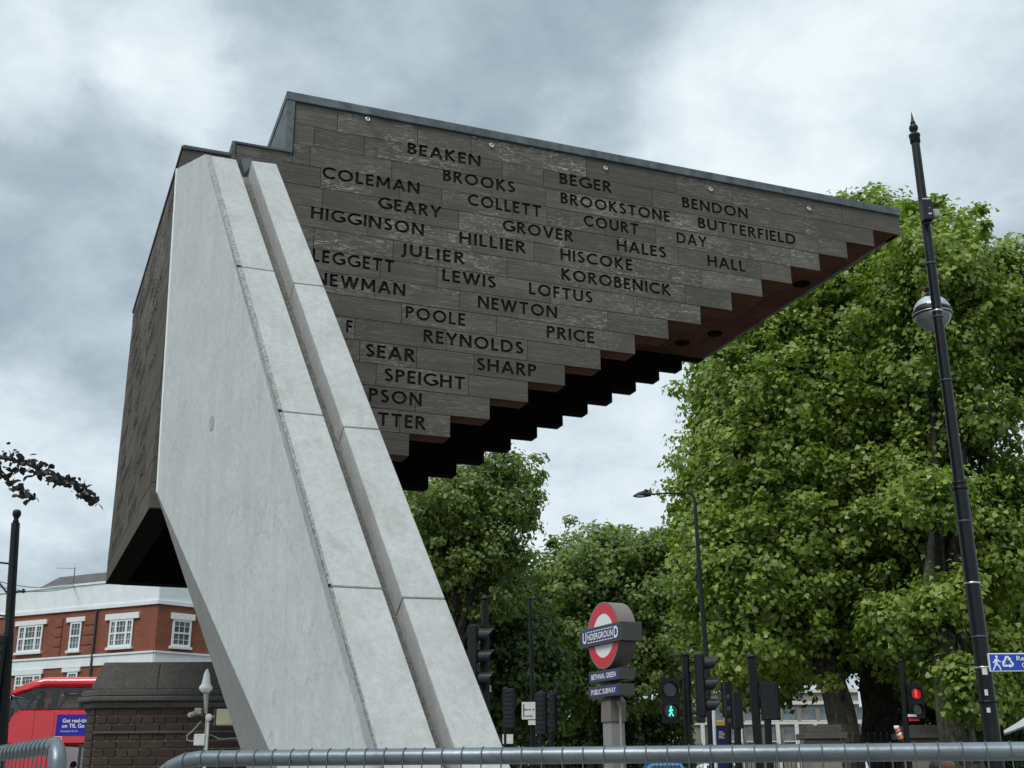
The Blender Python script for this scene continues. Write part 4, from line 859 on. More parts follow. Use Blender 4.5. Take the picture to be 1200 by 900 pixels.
# ================================================================== PEOPLE
def person(label, loc, yaw, hgt, top, legs, hair, group=None, seated=False, longhair=False, lift=0.0, arm=0):
    t = thing('person', V(*loc), label, 'person', group); s = hgt / 1.7
    nodes = {'pel': ((0, 0, .93), .125), 'bel': ((0, 0, 1.08), .115), 'che': ((0, .0, 1.27), .135), 'nek': ((0, 0, 1.42), .055), 'hd0': ((0, .015, 1.50), .062), 'hd1': ((0, .02, 1.60), .085), 'hd2': ((0, .01, 1.67), .06)}
    ed = [('pel', 'bel'), ('bel', 'che'), ('che', 'nek'), ('nek', 'hd0'), ('hd0', 'hd1'), ('hd1', 'hd2')]
    for q, sg in (('l', -1), ('r', 1)):
        nodes['sh' + q] = ((.17 * sg, 0, 1.36), .06); fw = .22 if arm else .05; nodes['el' + q] = ((.23 * sg, fw * .3, 1.10), .042); nodes['wr' + q] = ((.20 * sg, fw + .06, .88 if not arm else 1.08), .03); nodes['hn' + q] = ((.19 * sg, fw + .10, .80 if not arm else 1.10), .03)
        ed += [('che', 'sh' + q), ('sh' + q, 'el' + q), ('el' + q, 'wr' + q), ('wr' + q, 'hn' + q)]
        if seated:
            nodes['hi' + q] = ((.09 * sg, .05, .90), .09); nodes['kn' + q] = ((.11 * sg, .45, .92), .065); nodes['an' + q] = ((.11 * sg, .45, .50), .042); nodes['to' + q] = ((.12 * sg, .60, .46), .035)
        else:
            st = .10 * sg; nodes['hi' + q] = ((.09 * sg, 0, .86), .09); nodes['kn' + q] = ((.10 * sg, st * .5 + .02, .48), .06); nodes['an' + q] = ((.10 * sg, st, .09), .042); nodes['to' + q] = ((.12 * sg, st + .15, .035), .035)
        ed += [('pel', 'hi' + q), ('hi' + q, 'kn' + q), ('kn' + q, 'an' + q), ('an' + q, 'to' + q)]
    ks = list(nodes); me = bpy.data.meshes.new('b'); me.from_pydata([tuple(c * s for c in nodes[k][0]) for k in ks], [(ks.index(a), ks.index(b_)) for a, b_ in ed], [])
    o = bpy.data.objects.new('b', me); COL.objects.link(o); md = o.modifiers.new('s', 'SKIN'); 
    for i, k in enumerate(ks): me.skin_vertices[0].data[i].radius = (nodes[k][1] * s,) * 2
    me.skin_vertices[0].data[0].use_root = True
    sb = o.modifiers.new('u', 'SUBSURF'); sb.levels = 1; sb.render_levels = 1
    dg = bpy.context.evaluated_depsgraph_get(); m2 = bpy.data.meshes.new_from_object(o.evaluated_get(dg)); bpy.data.objects.remove(o)
    m2.materials.clear(); [m2.materials.append(M[k]) for k in ('skin', top, legs, 'black')]
    R = Matrix.Rotation(yaw, 4, 'Z'); m2.transform(R)
    Ri = R.inverted()
    for p in m2.polygons:
        c = Ri @ p.center; z = c.z / s; p.use_smooth = True
        p.material_index = 0 if z > 1.42 or (abs(c.x) / s > .155 and z < (.93 if not arm else .2)) and z > .7 else (1 if z > .92 else (2 if z > .08 else 3))
    bo = bpy.data.objects.new('body', m2); COL.objects.link(bo); bo.parent = t; bo.location = (0, 0, lift)
    h_ = MB(); rot3 = R.to_3x3(); hc = V(*loc) + V(0, 0, lift) + rot3 @ V(0, -.012 * s, 1.635 * s)
    h_.sphere(hc, .1 * s, 12, sq=(.92, 1.0, .95))
    if longhair: h_.sphere(hc - UP * .10 * s + rot3 @ V(0, -.045 * s, 0), .085 * s, 10, sq=(1.0, .7, 1.3))
    h_.build('hair', hair, t); f = MB()
    for sg in (-1, 1):
        f.sphere(hc + rot3 @ V(.032 * sg * s, .098 * s, -.035 * s), .010 * s, 6)
    f.build('eyes', 'black', t); f = MB(); f.sphere(hc + rot3 @ V(0, .108 * s, -.062 * s), .014 * s, 6); f.build('nose', 'skin', t); f = MB(); f.sphere(hc + rot3 @ V(0, .098 * s, -.098 * s), .018 * s, 6, sq=(1, .4, .3)); f.build('mouth', 'sign_red', t); return t
person('dark haired passenger silhouetted in the upper deck front window of the bus', (bx(37), BY + .6, bz(831.5) - 1.02), math.radians(90), 1.65, 'dark_cloth', 'dark_cloth', 'hair', seated=True, longhair=True)
person('dark haired passenger in a grey top behind the lower deck window of the bus', (bx(82), BY + .7, .55), math.radians(75), 1.78, 'grey_cloth', 'dark_cloth', 'hair')
person('dark haired pedestrian just showing under the fence rail, left of the ginger one', (at(1097, 893, 15).x, 15, at(1097, 893.5, 15).z - 1.70), math.radians(170), 1.70, 'dark_cloth', 'dark_cloth', 'hair')
person('ginger haired pedestrian in teal just showing under the fence rail', (at(1108, 893, 14.4).x, 14.4, at(1108, 892, 14.4).z - 1.74), math.radians(100), 1.74, 'teal_cloth', 'dark_cloth', 'ginger')
t = thing('marker_post', V(at(1054, 866, 24).x, 24, 0), 'small orange and white striped marker beside the dark tree trunk', 'marker')
for k in range(4):
    q = at(1051 + k * 1.6, 855 + 4 * k, 24); b = MB(); b.lathe(q, UP, [(0, .05), (.075, .05)], 10); b.build('band', ('white', 'orange_cloth')[k % 2], t)
b = MB(); b.tube([V(at(1055, 866, 24).x, 24, 0), at(1055, 868, 24)], .03, 8); b.build('stem', 'black', t)

# ================================================================== OLD BRICK WALL
WY = 11.6; wz = lambda y: at(190, y, WY).z; wx = lambda x: at(x, 840, WY).x
wl = thing('brick_wall', V(wx(220), WY + .5, 0), 'old sooty brick wall end with a heavy weathered stone coping', 'wall')
xL, xR = wx(112), wx(330); zb_top = wz(829)
b = MB(); b.add([V(xL + .012, WY + .012, 0), V(xR, WY + .012, 0), V(xR, WY + 1.0, 0), V(xL - .42, WY + 1.0, 0), V(xL - .14, WY + .19, 0)] + [V(xL + .012, WY + .012, zb_top), V(xR, WY + .012, zb_top), V(xR, WY + 1.0, zb_top), V(xL - .42, WY + 1.0, zb_top), V(xL - .14, WY + .19, zb_top)],
     [(4, 3, 2, 1, 0), (5, 6, 7, 8, 9), (0, 1, 6, 5), (1, 2, 7, 6), (2, 3, 8, 7), (3, 4, 9, 8), (4, 0, 5, 9)]); b.build('mortar_bed', 'mortar', wl)
CH = .0752; nco = int(zb_top / CH); protos = {}; rb = random.Random(9)
def brick(o, u, n_, ln, z, ph=.062):
    key = (round(ln, 3),)
    if key not in protos:
        b = MB(); b.box(V(-ln / 2, -.006, -ph / 2), V(ln, 0, 0), V(0, .05, 0), V(0, 0, ph)); pr = b.build('brick', 'brown_brick', None, origin=V(0, 0, 0), bevel=.004); me = pr.data; bpy.data.objects.remove(pr); protos[key] = me
    q = bpy.data.objects.new('brick', protos[key]); COL.objects.link(q); q.parent = wl; c = o + u * (ln / 2) + UP * (z + .0376) + n_ * rb.uniform(-.003, .003)
    q.location = c - WLOC[wl.name][0]; q.rotation_euler.z = math.atan2(u.y, u.x)
zvis = wz(905)
for k in range(nco):
    z = zb_top - (k + 1) * CH
    if z < zvis - .15: continue
    hd = k % 2; x = xL + .005; first = True
    while x < xR - .1:
        ln = .102 if hd and rb.random() < .85 else .215
        if first and not hd: ln = .16
        first = False
        if k == 4: ln = .215
        if x + ln < xR: brick(V(x, WY, 0), V(1, 0, 0), V(0, -1, 0), ln, z)
        x += ln + .010
    u2 = V(.59, -.81, 0).normalized()      # canted end
    o2 = V(xL - .143, WY + .185, 0)
    brick(o2, u2, V(-.81, -.59, 0), .215, z)
    u3 = V(.327, -.945, 0).normalized()
    for j in range(3): brick(V(xL - .40, WY + .94, 0) + u3 * (.235 * j + .02), u3, V(-.945, -.327, 0), .225, z)
    
def course_poly(dx, z0, z1, name, mat='stone', bev=.01, joints=()):
    c = [V(xL - dx * .3, WY - dx, 0), V(xR, WY - dx, 0), V(xR, WY + 1.0 + dx, 0), V(xL - .42 - dx, WY + 1.0 + dx, 0), V(xL - .15 - dx, WY + .17 - dx * .4, 0)]
    b = MB(); b.prism([p + UP * z0 for p in c], UP * (z1 - z0)); return b.build(name, mat, wl, bevel=bev)
course_poly(.035, wz(829.3), wz(822), 'moulding'); course_poly(.085, wz(821.9), wz(816), 'cornice'); course_poly(.055, wz(815.9), wz(808), 'moulding')
zt0, zt1 = wz(807.9), wz(775.5)
for (x0, x1) in ((wx(104), wx(182)), (wx(182.4), wx(270)), (wx(270.4), wx(330))):
    tp_ = 0.09 if x0 < wx(120) else 0
    b = MB(); b.loft([V(x0, WY - .03, zt0), V(x1, WY - .03, zt0), V(x1, WY + 1.0, zt0), V(x0, WY + 1.0, zt0)], [V(x0 + tp_, WY + .02, zt1), V(x1, WY + .02, zt1), V(x1, WY + .9, zt1), V(x0 + tp_, WY + .9, zt1)]); b.build('coping_stone', 'stone', wl, bevel=.006)
b = MB(); b.box(V(xL, WY - .022, wz(859)), V(xR - xL, 0, 0), V(0, .02, 0), UP * .02); b.build('drip_course', 'stone', wl)
# little lantern and electrical fittings in front of the wall
LY = 9.2; lt = thing('lantern', V(at(241, 850, LY).x, LY, 0), 'small lantern with a white conical cap on a grey pipe before the old brick wall', 'lamp')
pk = (LY / FPX)
a = at(243, 880, LY); b = MB(); b.tube([V(a.x, LY, 0), at(243, 836, LY)], .012, 8); b.tube([at(241.5, 836, LY), at(241.5, 812, LY)], [.013, .02], 10); b.build('pipe', 'grey_pl', lt)
c = at(241, 809, LY); b = MB(); b.lathe(c, UP, [(-.015, .03), (0, .04), (.012, .052), (.025, .05), (.05, .032), (.055, .033), (.12, .022), (.15, .01), (.16, .002)], 16); b.build('cap', 'white', lt)
fl = thing('floodlight', V(at(262, 850, LY).x, LY, at(262, 850, LY).z), 'cream box floodlight on a short arm right of the small lantern', 'floodlight')
c = at(265, 840.5, LY); b = MB(); b.cbox(c, .135, .09, .118); b.build('housing', 'cream', fl, bevel=.006); b = MB(); b.cbox(c - V(.076, 0, 0), .012, .1, .125); b.build('backplate', 'casing_dark', fl)
b = MB(); b.tube([at(246, 840, LY - .02), at(256, 840, LY - .02)], .009, 8); b.lathe(at(244.5, 840.5, LY - .05), V(0, 1, 0), [(0, .022), (.004, .026), (.03, .026)], 14); b.tube([at(244.5, 842, LY - .02), V(at(244.5, 842, LY).x, LY - .02, .2)], .0095, 8); b.build('arm', 'offwhite', fl)
jb = MB(); jb.cbox(at(234.5, 867, LY), .085, .05, .085); tag(jb.build('junction_box', 'offwhite', bevel=.006), 'small square white junction box low on the old brick wall', 'junction box')
cv = thing('camera', at(233, 835, LY), 'small grey security camera on a bracket just left of the lantern pipe', 'camera')
b = MB(); b.cbox(at(233, 833.5, LY), .05, .06, .045); b.lathe(at(229.5, 836, LY) + V(0, -.03, 0), V(-.4, -1, -.3), [(0, .018), (.07, .018), (.072, .012)], 12); b.build('housing', 'grey_pl', cv, bevel=.004); b = MB(); b.cbox(at(239, 833, LY), .04, .02, .016); b.build('bracket', 'casing_dark', cv)
cb_ = MB(); cb_.tube([at(x, y, LY + .05) for x, y in ((236, 845), (230, 852), (224, 858), (219, 862), (219, 867), (225, 869), (236, 861), (247, 861), (257, 866), (272, 865), (288, 865))], .005, 6)
tag(cb_.build('cable', 'grey_pl'), 'looping grey cable fixed across the old brick wall', 'cable')

# ================================================================== SIGNALS AND POSTS
def frame(f):
    f = f.normalized(); r = f.cross(UP).normalized(); return f, r
def head(par, c, f, n=3, lit=None, w=.24, mat='charcoal', fig=None, hs=.31):
    """signal head, c = centre, f = direction it faces"""
    f, r = frame(f); hh = hs; H = n * hh
    b = MB(); b.cbox(c, .13, w, H, f, r, UP); o = b.build('housing', mat, par, bevel=.015)
    b = MB()
    for k in range(n * 3): b.cbox(c - f * .07 + UP * (-H / 2 + (k + .5) * H / (n * 3)), .02, w * .8, .075, f, r, UP)
    b.build('cooling_ribs', mat, o)
    b = MB(); b.cbox(c + f * .067, .006, w + .03, H + .03, f, r, UP); b.build('backboard', 'black', o)
    for k in range(n):
        q = c + f * .072 + UP * (H / 2 - (k + .5) * hh); rd = .105 * hs / .31
        b = MB(); b.prism(ngon(q, r, UP, rd * .95, 20), f * .012); on_ = (lit == k); b.build('lens', 'lens_off' if not on_ or fig else lit_mat, par)
        b = MB(); L_ = .24 if n == 3 else .12; K = 14; vs = []
        for j in range(K + 1):
            an = math.radians(-32 + 244 * j / K); d0 = r * math.cos(an) + UP * math.sin(an); tt = .5 + .5 * math.sin(an); L2 = L_ * (.35 + .65 * tt)
            for rr_, ff in ((rd, 0), (rd + .008, 0), (rd + .006, L2), (rd - .002, L2)): vs.append(q + d0 * rr_ + f * ff)
        fs = [(j * 4 + a_, j * 4 + (a_ + 1) % 4, (j + 1) * 4 + (a_ + 1) % 4, (j + 1) * 4 + a_) for j in range(K) for a_ in range(4)] + [(0, 1, 2, 3), tuple(K * 4 + i for i in range(4))]
        b.add(vs, fs, 0, False); b.build('visor', 'charcoal' if n == 3 else 'black', par)
        if on_ and fig: figure(par, q + f * .016, r, fig)
    return o
lit_mat = 'green_lit'
def figure(par, q, r, kind):
    k = .062; r = -r
    walk = [(-.25, .55), (.2, .58), (.55, .05), (.42, -.05), (.18, .22), (.15, -.2), (.42, -.85), (.62, -1.15), (.38, -1.2), (.02, -.5), (-.35, -1.2), (-.62, -1.2), (-.28, -.35), (-.25, .1), (-.45, -.15), (-.6, -.08)]
    stand = [(-.32, .62), (.32, .62), (.40, -.15), (.24, -.15), (.22, -1.2), (.03, -1.2), (0, -.4), (-.03, -1.2), (-.22, -1.2), (-.24, -.15), (-.40, -.15)]
    P = walk if kind == 'green' else stand; nrm_ = r.cross(UP)
    b = MB(); b.prism([q + r * x * k + UP * z * k for x, z in P], (q - q) + (V(0, -1, 0)) * .003); b.prism(ngon(q + UP * .9 * k, r, UP, .26 * k, 12), V(0, -1, 0) * .003)
    b.build('lit_figure', 'green_lit' if kind == 'green' else 'red_lit', par)
def post(name, label, cat, pxs, Y, r, mat='black', group=None, cap=True, r2=None):
    top = at(*pxs[0], Y); bt = at(*pxs[1], Y); t = thing(name, V(bt.x, Y, 0), label, cat, group)
    g_ = bt + (bt - top) * (bt.z / max(.2, (top.z - bt.z))); g_ = V(bt.x + (bt.x - top.x) * .1, Y, 0)
    b = MB(); b.tube([g_, bt, top], [r, r, r2 or r], 14, mi=0); b.build('post', mat, t)
    if cap: b = MB(); b.lathe(top, UP, [(-.02, (r2 or r) * 1.08), (.02, (r2 or r) * 1.08), (.05, (r2 or r) * .5), (.06, .005)], 12); b.build('cap', mat, t)
    return t
def bracket(par, a, b_, r=.018): b = MB(); b.tube([a, b_], r, 6); b.build('bracket', 'black', par)
# traffic light half hidden by the plinth
Y = 17.5; t = post('traffic_light', 'black traffic light facing right, half hidden behind the concrete plinth', 'traffic light', ((568, 702), (571, 866)), Y, .055)
f = V(1, -.12, 0); head(t, at(555, 771, Y), f); bracket(t, at(556, 741, Y), at(568, 741, Y)); bracket(t, at(556, 802, Y), at(570, 802, Y)); b = MB(); b.cbox(at(574, 807, Y), .04, .05, .09); b.build('push_sensor', 'offwhite', t)
# narrow signals beyond the plinth edge
Y = 30; t = post('traffic_light', 'dark narrow signal seen from behind, just right of the concrete plinth foot', 'traffic light', ((592, 808), (592, 868)), Y, .06)
head(t, at(596, 830, Y), V(.25, 1, 0), w=.26); b = MB(); b.cbox(at(595, 866, Y), .26, .1, .22); b.build('control_box', 'offwhite', t)
t = post('traffic_light', 'dark narrow signal beside the right edge of the white road sign', 'traffic light', ((634, 812), (634, 868)), 28, .055); head(t, at(634, 836, 28), V(.5, 1, 0))
t = post('traffic_light', 'dark narrow signal, the one nearer the round station sign', 'traffic light', ((646, 812), (646, 868)), 30, .055); head(t, at(646, 835, 30), V(.6, 1, 0))
# slim tall column and white road sign
t = post('street_lamp', 'very tall slim dark column standing against the trees above the white road sign', 'lamp post', ((621, 702), (625, 868)), 33, .07, r2=.045)
t = thing('road_sign', V(at(622, 850, 29).x, 29, 0), 'white rectangular lane sign with black lines and a small plate below it', 'road sign')
c0_, c1_ = at(611.5, 843, 29), at(629, 822.5, 29); b = MB(); b.box(c0_, V(c1_.x - c0_.x, 0, 0), V(0, .03, 0), UP * (c1_.z - c0_.z)); b.build('plate', 'offwhite', t)
b = MB(); w_ = c1_.x - c0_.x; h_ = c1_.z - c0_.z
for (x0, x1, z0, z1) in ((.10, .16, .12, .88), (.16, .38, .52, .58), (.46, .60, .52, .58), (.70, .84, .52, .58), (.20, .75, .17, .21)): b.box(c0_ + V(w_ * x0, -.004, h_ * z0), V(w_ * (x1 - x0), 0, 0), V(0, .003, 0), UP * h_ * (z1 - z0))
b.build('marking', 'black', t); c0_, c1_ = at(619, 849.5, 29), at(628.5, 844, 29); b = MB(); b.box(c0_, V(c1_.x - c0_.x, 0, 0), V(0, .03, 0), UP * (c1_.z - c0_.z)); b.build('small_plate', 'offwhite', t)
b = MB(); b.tube([V(at(623, 868, 29.1).x, 29.1, 0), at(623, 823, 29.1)], .04, 8); b.build('post', 'black', t)
# right hand group
Y = 18.5; t = post('traffic_light', 'black traffic light with grey visors facing right, beside the green walking figure', 'traffic light', ((803, 768), (807, 866)), Y, .06)
head(t, at(821, 803, Y), V(1, -.18, 0), n=3, w=.24); b = MB(); b.cbox(at(821, 839, Y), .11, .2, .20); b.build('lower_box', 'charcoal', t); bracket(t, at(805, 776, Y), at(820, 776, Y)); bracket(t, at(806, 836, Y), at(820, 836, Y))
Yp = 18.3; t = thing('pedestrian_signal', V(at(785, 866, Yp).x, Yp, 0), 'pedestrian signal lit with a green walking figure', 'pedestrian signal')
head(t, at(785, 821, Yp), V(0, -1, 0), n=2, lit=1, fig='green', w=.245); bracket(t, at(786, 800, Yp), at(803, 795, 18.45), .012); bracket(t, at(786, 838, Yp), at(805, 838, 18.45), .012)
Y = 21; t = post('traffic_light', 'black post carrying a slate grey signal back with saw toothed edge', 'traffic light', ((881, 770), (888, 868)), Y, .075)
head(t, at(901.5, 821, Y), V(.35, 1, 0), w=.30, hs=.205); bracket(t, at(883, 786, Y), at(899, 800, Y), .012); bracket(t, at(884, 795, Y), at(899, 806, Y), .012); bracket(t, at(886, 836, Y), at(900, 836, Y), .014)
for i, (x, y0, Y, lab) in enumerate(((853, 800, 27, 'dark signal post just right of the white and red post, left of a pair'), (864, 812, 25, 'dark signal post, the middle one left of the saw toothed signal'), (900, 838, 24, 'short dark post under the saw toothed signal'))):
    t = post('traffic_light' if i < 2 else 'bollard', lab, 'traffic light' if i < 2 else 'post', ((x - .5, y0), (x + .5, 868)), Y, .07)
    if i < 2: head(t, at(x, y0 + 20, Y), V(-.4, 1, 0), w=.2, hs=.24)
t = post('sign_post', 'white post with a small red and white sign right of the visored traffic light', 'sign post', ((836, 822), (837, 868)), 26, .045, mat='offwhite')
b = MB(); b.lathe(at(829, 830, 26), V(0, -1, 0), [(0, .16), (.02, .16)], 20); b.build('round_sign', 'sign_red', t); b = MB(); b.lathe(at(829, 830, 26) - V(0, .021, 0), V(0, -1, 0), [(0, .11), (.004, .11)], 20); b.build('sign_centre', 'sign_white', t)
# red man on the right
Y = 24; t = post('pedestrian_signal', 'pedestrian signal lit with a red standing figure, beneath the big tree', 'pedestrian signal', ((1056, 775), (1063, 868)), Y, .055)
head(t, at(1072.5, 822, Y), V(0, -1, 0), n=2, lit=0, fig='red', w=.27); b = MB(); b.prism(ngon(at(1072.5, 813.4, Y) - V(0, .089, 0), V(1, 0, 0), UP, .098, 20), V(0, .003, 0)); b.build('glowing_lens', 'red_glow', t)
b = MB(); b.cbox(at(1070, 841.5, Y), .2, .1, .11); b.build('button_box', 'sign_red', t); b = MB(); b.cbox(at(1069, 838.5, Y - .06), .17, .02, .045); b.build('button_plate', 'sign_white', t)
# cantilever street lamp over the road
Y = 25; t = thing('street_lamp', V(at(829, 868, Y).x, Y, 0), 'black street lamp with one long arm reaching left over the road', 'lamp post')
b = MB(); b.tube([V(at(831, 868, Y).x, Y, 0), at(828, 770, Y), at(821, 690, Y), at(815, 600, Y), at(814.5, 588, Y), at(813, 582, Y)], [.058, .052, .046, .038, .032, .026], 12); b.build('post', 'black_post', t)
b = MB(); b.tube([at(813, 582, Y), at(810, 579, Y), at(805, 577.5, Y), at(790, 577.8, Y), at(762, 579.3, Y)], [.024, .022, .020, .020, .022], 8); b.build('arm', 'black_post', t)
l0, l1, l2 = at(742, 581.5, Y), at(754, 579, Y), at(763, 579.5, Y); b = MB()
b.tube([l2, l1, at(748, 580.3, Y), l0], [.04, .075, .06, .015], 12); b.lathe(at(757, 577.5, Y), UP, [(0, .05), (.06, .045), (.08, .02)], 10); b.build('lantern', 'charcoal', t); b = MB(); b.cbox(at(750, 581.9, Y), .16, .12, .02); b.build('lens', 'grey_pl', t)

t = post('street_lamp', 'second slim black column among the leaves left of the globe lamp column', 'lamp post', ((1097, 575), (1131, 868)), 25.2, .05, mat='black_post', r2=.04)
# ---- station sign
SY = 21.0; t = thing('station_sign', V(at(717, 866, SY).x, SY, 0), 'round red and white station sign reading UNDERGROUND on a blue bar, on a post', 'station sign')
an = math.radians(65.5); su = V(math.cos(an), -math.sin(an), 0); sn = V(-math.sin(an), -math.cos(an), 0)
c = at(707.5, 744.5, SY); k = SY / FPX; RD = 39 * k * .965; TK = .33
b = MB(); b.lathe(c, -sn, [(0, RD), (TK, RD)], 48, smooth=False); b.build('drum', 'brown_grey', t)
def ringmesh(c, u, v, r0_, r1_, n_, dep):
    b = MB(); A = ngon(c, u, v, r0_, 48); B_ = ngon(c, u, v, r1_, 48); A2 = [p + n_ * dep for p in A]; B2 = [p + n_ * dep for p in B_]
    b.add(A + B_ + A2 + B2, [(i, (i + 1) % 48, 48 + (i + 1) % 48, 48 + i) for i in range(48)] + [(96 + i, 96 + (i + 1) % 48, 144 + (i + 1) % 48, 144 + i) for i in range(48)] + [(i, (i + 1) % 48, 96 + (i + 1) % 48, 96 + i) for i in range(48)] + [(48 + i, 48 + (i + 1) % 48, 144 + (i + 1) % 48, 144 + i) for i in range(48)]); return b
b = MB(); b.prism(ngon(c + sn * .002, su, UP, RD * .70, 40), sn * .006); b.build('white_disc', 'sign_white', t)
ringmesh(c + sn * .003, su, UP, RD * .67, RD * .955, sn, .014).build('red_ring', 'sign_red', t); ringmesh(c + sn * .001, su, UP, RD * .955, RD * 1.01, sn, .016).build('rim', 'brown_grey', t)
BL, BH = RD * 2 * 1.27, 21 * k; bt_ = TK + .09
b = MB(); b.box(c - su * BL / 2 + sn * .07 - UP * BH / 2, su * BL, -sn * bt_, UP * BH); b.build('bar_casing', 'casing_dark', t, bevel=.006)
fo = c + sn * .073; fp = .035; b = MB(); b.box(fo - su * (BL / 2 - fp) - UP * (BH / 2 - fp), su * (BL - 2 * fp), -sn * .004, UP * (BH - 2 * fp)); bf = b.build('bar_face', 'sign_blue', t)
fw_, fh = BL - 2 * fp, BH - 2 * fp; oo = fo - su * fw_ / 2 - UP * fh / 2
text('U', oo + su * fw_ * .035 + UP * fh * .10, su, UP, fw_ * .10, fh * .80, 'sign_white', bf, bold=.03); text('NDERGROUN', oo + su * fw_ * .165 + UP * fh * .27, su, UP, fw_ * .67, fh * .46, 'sign_white', bf, bold=.02); text('D', oo + su * fw_ * .86 + UP * fh * .10, su, UP, fw_ * .105, fh * .80, 'sign_white', bf, bold=.03)
for zz_ in (.09, .83):
    for i in range(9):
        b = MB(); b.box(oo + su * fw_ * (.165 + .0755 * i) + UP * fh * zz_ + sn * .001, su * fw_ * .052, sn * .003, UP * fh * .07); b.build('dash', 'sign_white', bf)
for i, (body, y) in enumerate((('BETHNAL GREEN', 792), ('PUBLIC SUBWAY', 810))):
    pc = at(707.5, y, SY - .02); w_, h_ = 1.10, 12.5 * k; b = MB(); b.box(pc - su * w_ / 2 - UP * h_ / 2 + sn * .0, su * w_, -sn * .30, UP * h_); cs = b.build('name_box', 'casing_dark', t, bevel=.005)
    b = MB(); b.box(pc - su * (w_ / 2 - .02) - UP * (h_ / 2 - .02) + sn * .003, su * (w_ - .04), -sn * .002, UP * (h_ - .04)); b.build('name_plate', 'sign_blue', cs)
    text(body, pc - su * (w_ * .40) - UP * h_ * .24 + sn * .004, su, UP, w_ * .80, h_ * .48, 'sign_white', cs, bold=.02)
pc = at(716, 770, SY + .1); b = MB(); w_ = .24
pt = lambda y, w2, d2: [at(y[0], y[1], SY + .12) + su * a * w2 - sn * d * d2 for a, d in ((-1, -1), (1, -1), (1, 1), (-1, 1))]
b.loft(pt((719, 846), .17, .15), pt((719, 822), .17, .15)); b.loft(pt((719, 822), .17, .15), pt((719, 816), .10, .10)); b.build('post', 'brown_grey', t)
b = MB(); b.loft(pt((719, 816), .075, .09), pt((718, 780), .075, .09)); b.build('neck', 'casing_dark', t)
g0_ = at(719, 846.5, SY + .12); gb = V(g0_.x + .02, g0_.y, 0); b = MB(); b.loft([gb + su * a * .15 - sn * d * .13 for a, d in ((-1, -1), (1, -1), (1, 1), (-1, 1))], [g0_ + su * a * .15 - sn * d * .13 for a, d in ((-1, -1), (1, -1), (1, 1), (-1, 1))]); b.build('plinth', 'paving', t)
b = MB(); b.tube([at(723, 822, SY - .1), at(726.5, 828, SY - .1), at(727, 838, SY - .1), V(at(728, 866, SY).x, SY - .1, 0)], .02, 8); b.build('conduit', 'grey_pl', t)

# ---- globe lamp column (near right)
LY = 10.4; k = LY / FPX * 1.07; t = thing('lamp_post', V(at(1163.5, 866, LY).x, LY, 0), 'tall black globe lamp column with a spiked top in the right foreground', 'lamp post')
lp = lambda s_: at(1068.5 + 94.5 * s_, 160 + 706 * s_, LY)
top = at(1071.5, 158, LY); bot = at(1163, 866, LY); g_ = V(bot.x, LY, 0)
mid = top.lerp(bot, .62)
b = MB(); b.tube([mid + UP * .02, top], [.052, .040], 16); b.build('upper_column', 'black_post', t)
b = MB(); b.tube([g_, bot, mid], [.075, .070, .062], 16); b.build('lower_column', 'black_post', t)
b = MB(); b.lathe(top, UP, [(-.10, .041), (-.09, .050), (-.03, .050), (-.02, .056), (.0, .056), (.01, .030), (.03, .022), (.05, .040), (.08, .045), (.105, .036), (.12, .018), (.13, .026), (.14, .026), (.155, .016), (.26, .002)], 16); b.build('finial', 'black', t)
for q, rr_ in ((mid, .068), (mid - UP * .05, .071), (top.lerp(bot, .95), .078)):
    b = MB(); b.lathe(q, UP, [(0, rr_ * .9), (.004, rr_), (.022, rr_), (.026, rr_ * .9)], 16); b.build('collar', 'black', t)
for (s_, rr_) in ((.245, .050), (.33, .050), (.34, .05), (.45, .053), (.68, .066), (.775, .068), (.90, .072), (.855, .072)):
    b = MB(); b.lathe(top.lerp(bot, s_), UP, [(0, rr_), (.002, rr_ + .003), (.014, rr_ + .003), (.016, rr_)], 14); b.build('strap', 'steel' if s_ in (.33, .9, .775) else 'zinc_dark', t)
for (s_, w_, h_, dx) in ((.905, .045, .055, -.02), (.935, .028, .05, -.03), (.96, .03, .04, -.03)):
    b = MB(); q = top.lerp(bot, s_) + V(dx, -.0735, 0); b.cbox(q, w_, .002, h_); b.build('sticker', 'offwhite', t)
gb = thing('equipment_box', at(1086, 247, LY) - V(0, .1, 0), 'black box with two pale labels strapped high on the globe lamp column', 'box')
q = at(1085.5, 247.5, LY - .1); b = MB(); b.cbox(q, .10, .10, .215); b.build('housing', 'charcoal', gb, bevel=.006); b = MB(); b.cbox(q + UP * .11, .07, .08, .02); b.build('lid', 'offwhite', gb); b = MB(); b.lathe(q - UP * .108, -UP, [(0, .03), (.03, .028), (.045, .01)], 10); b.build('gland', 'black', gb)
for dz, w_ in ((.01, .012), (-.05, .03)): b = MB(); b.cbox(q + V(.015, -.0515, dz), w_, .002, w_ * .5); b.build('label_plate', 'offwhite', gb)
b = MB(); s_ = at(1094, 250, LY); b.cbox(s_ + V(.02, 0, -.01), .07, .08, .085); b.build('side_sensor', 'grey_pl', gb, bevel=.01)
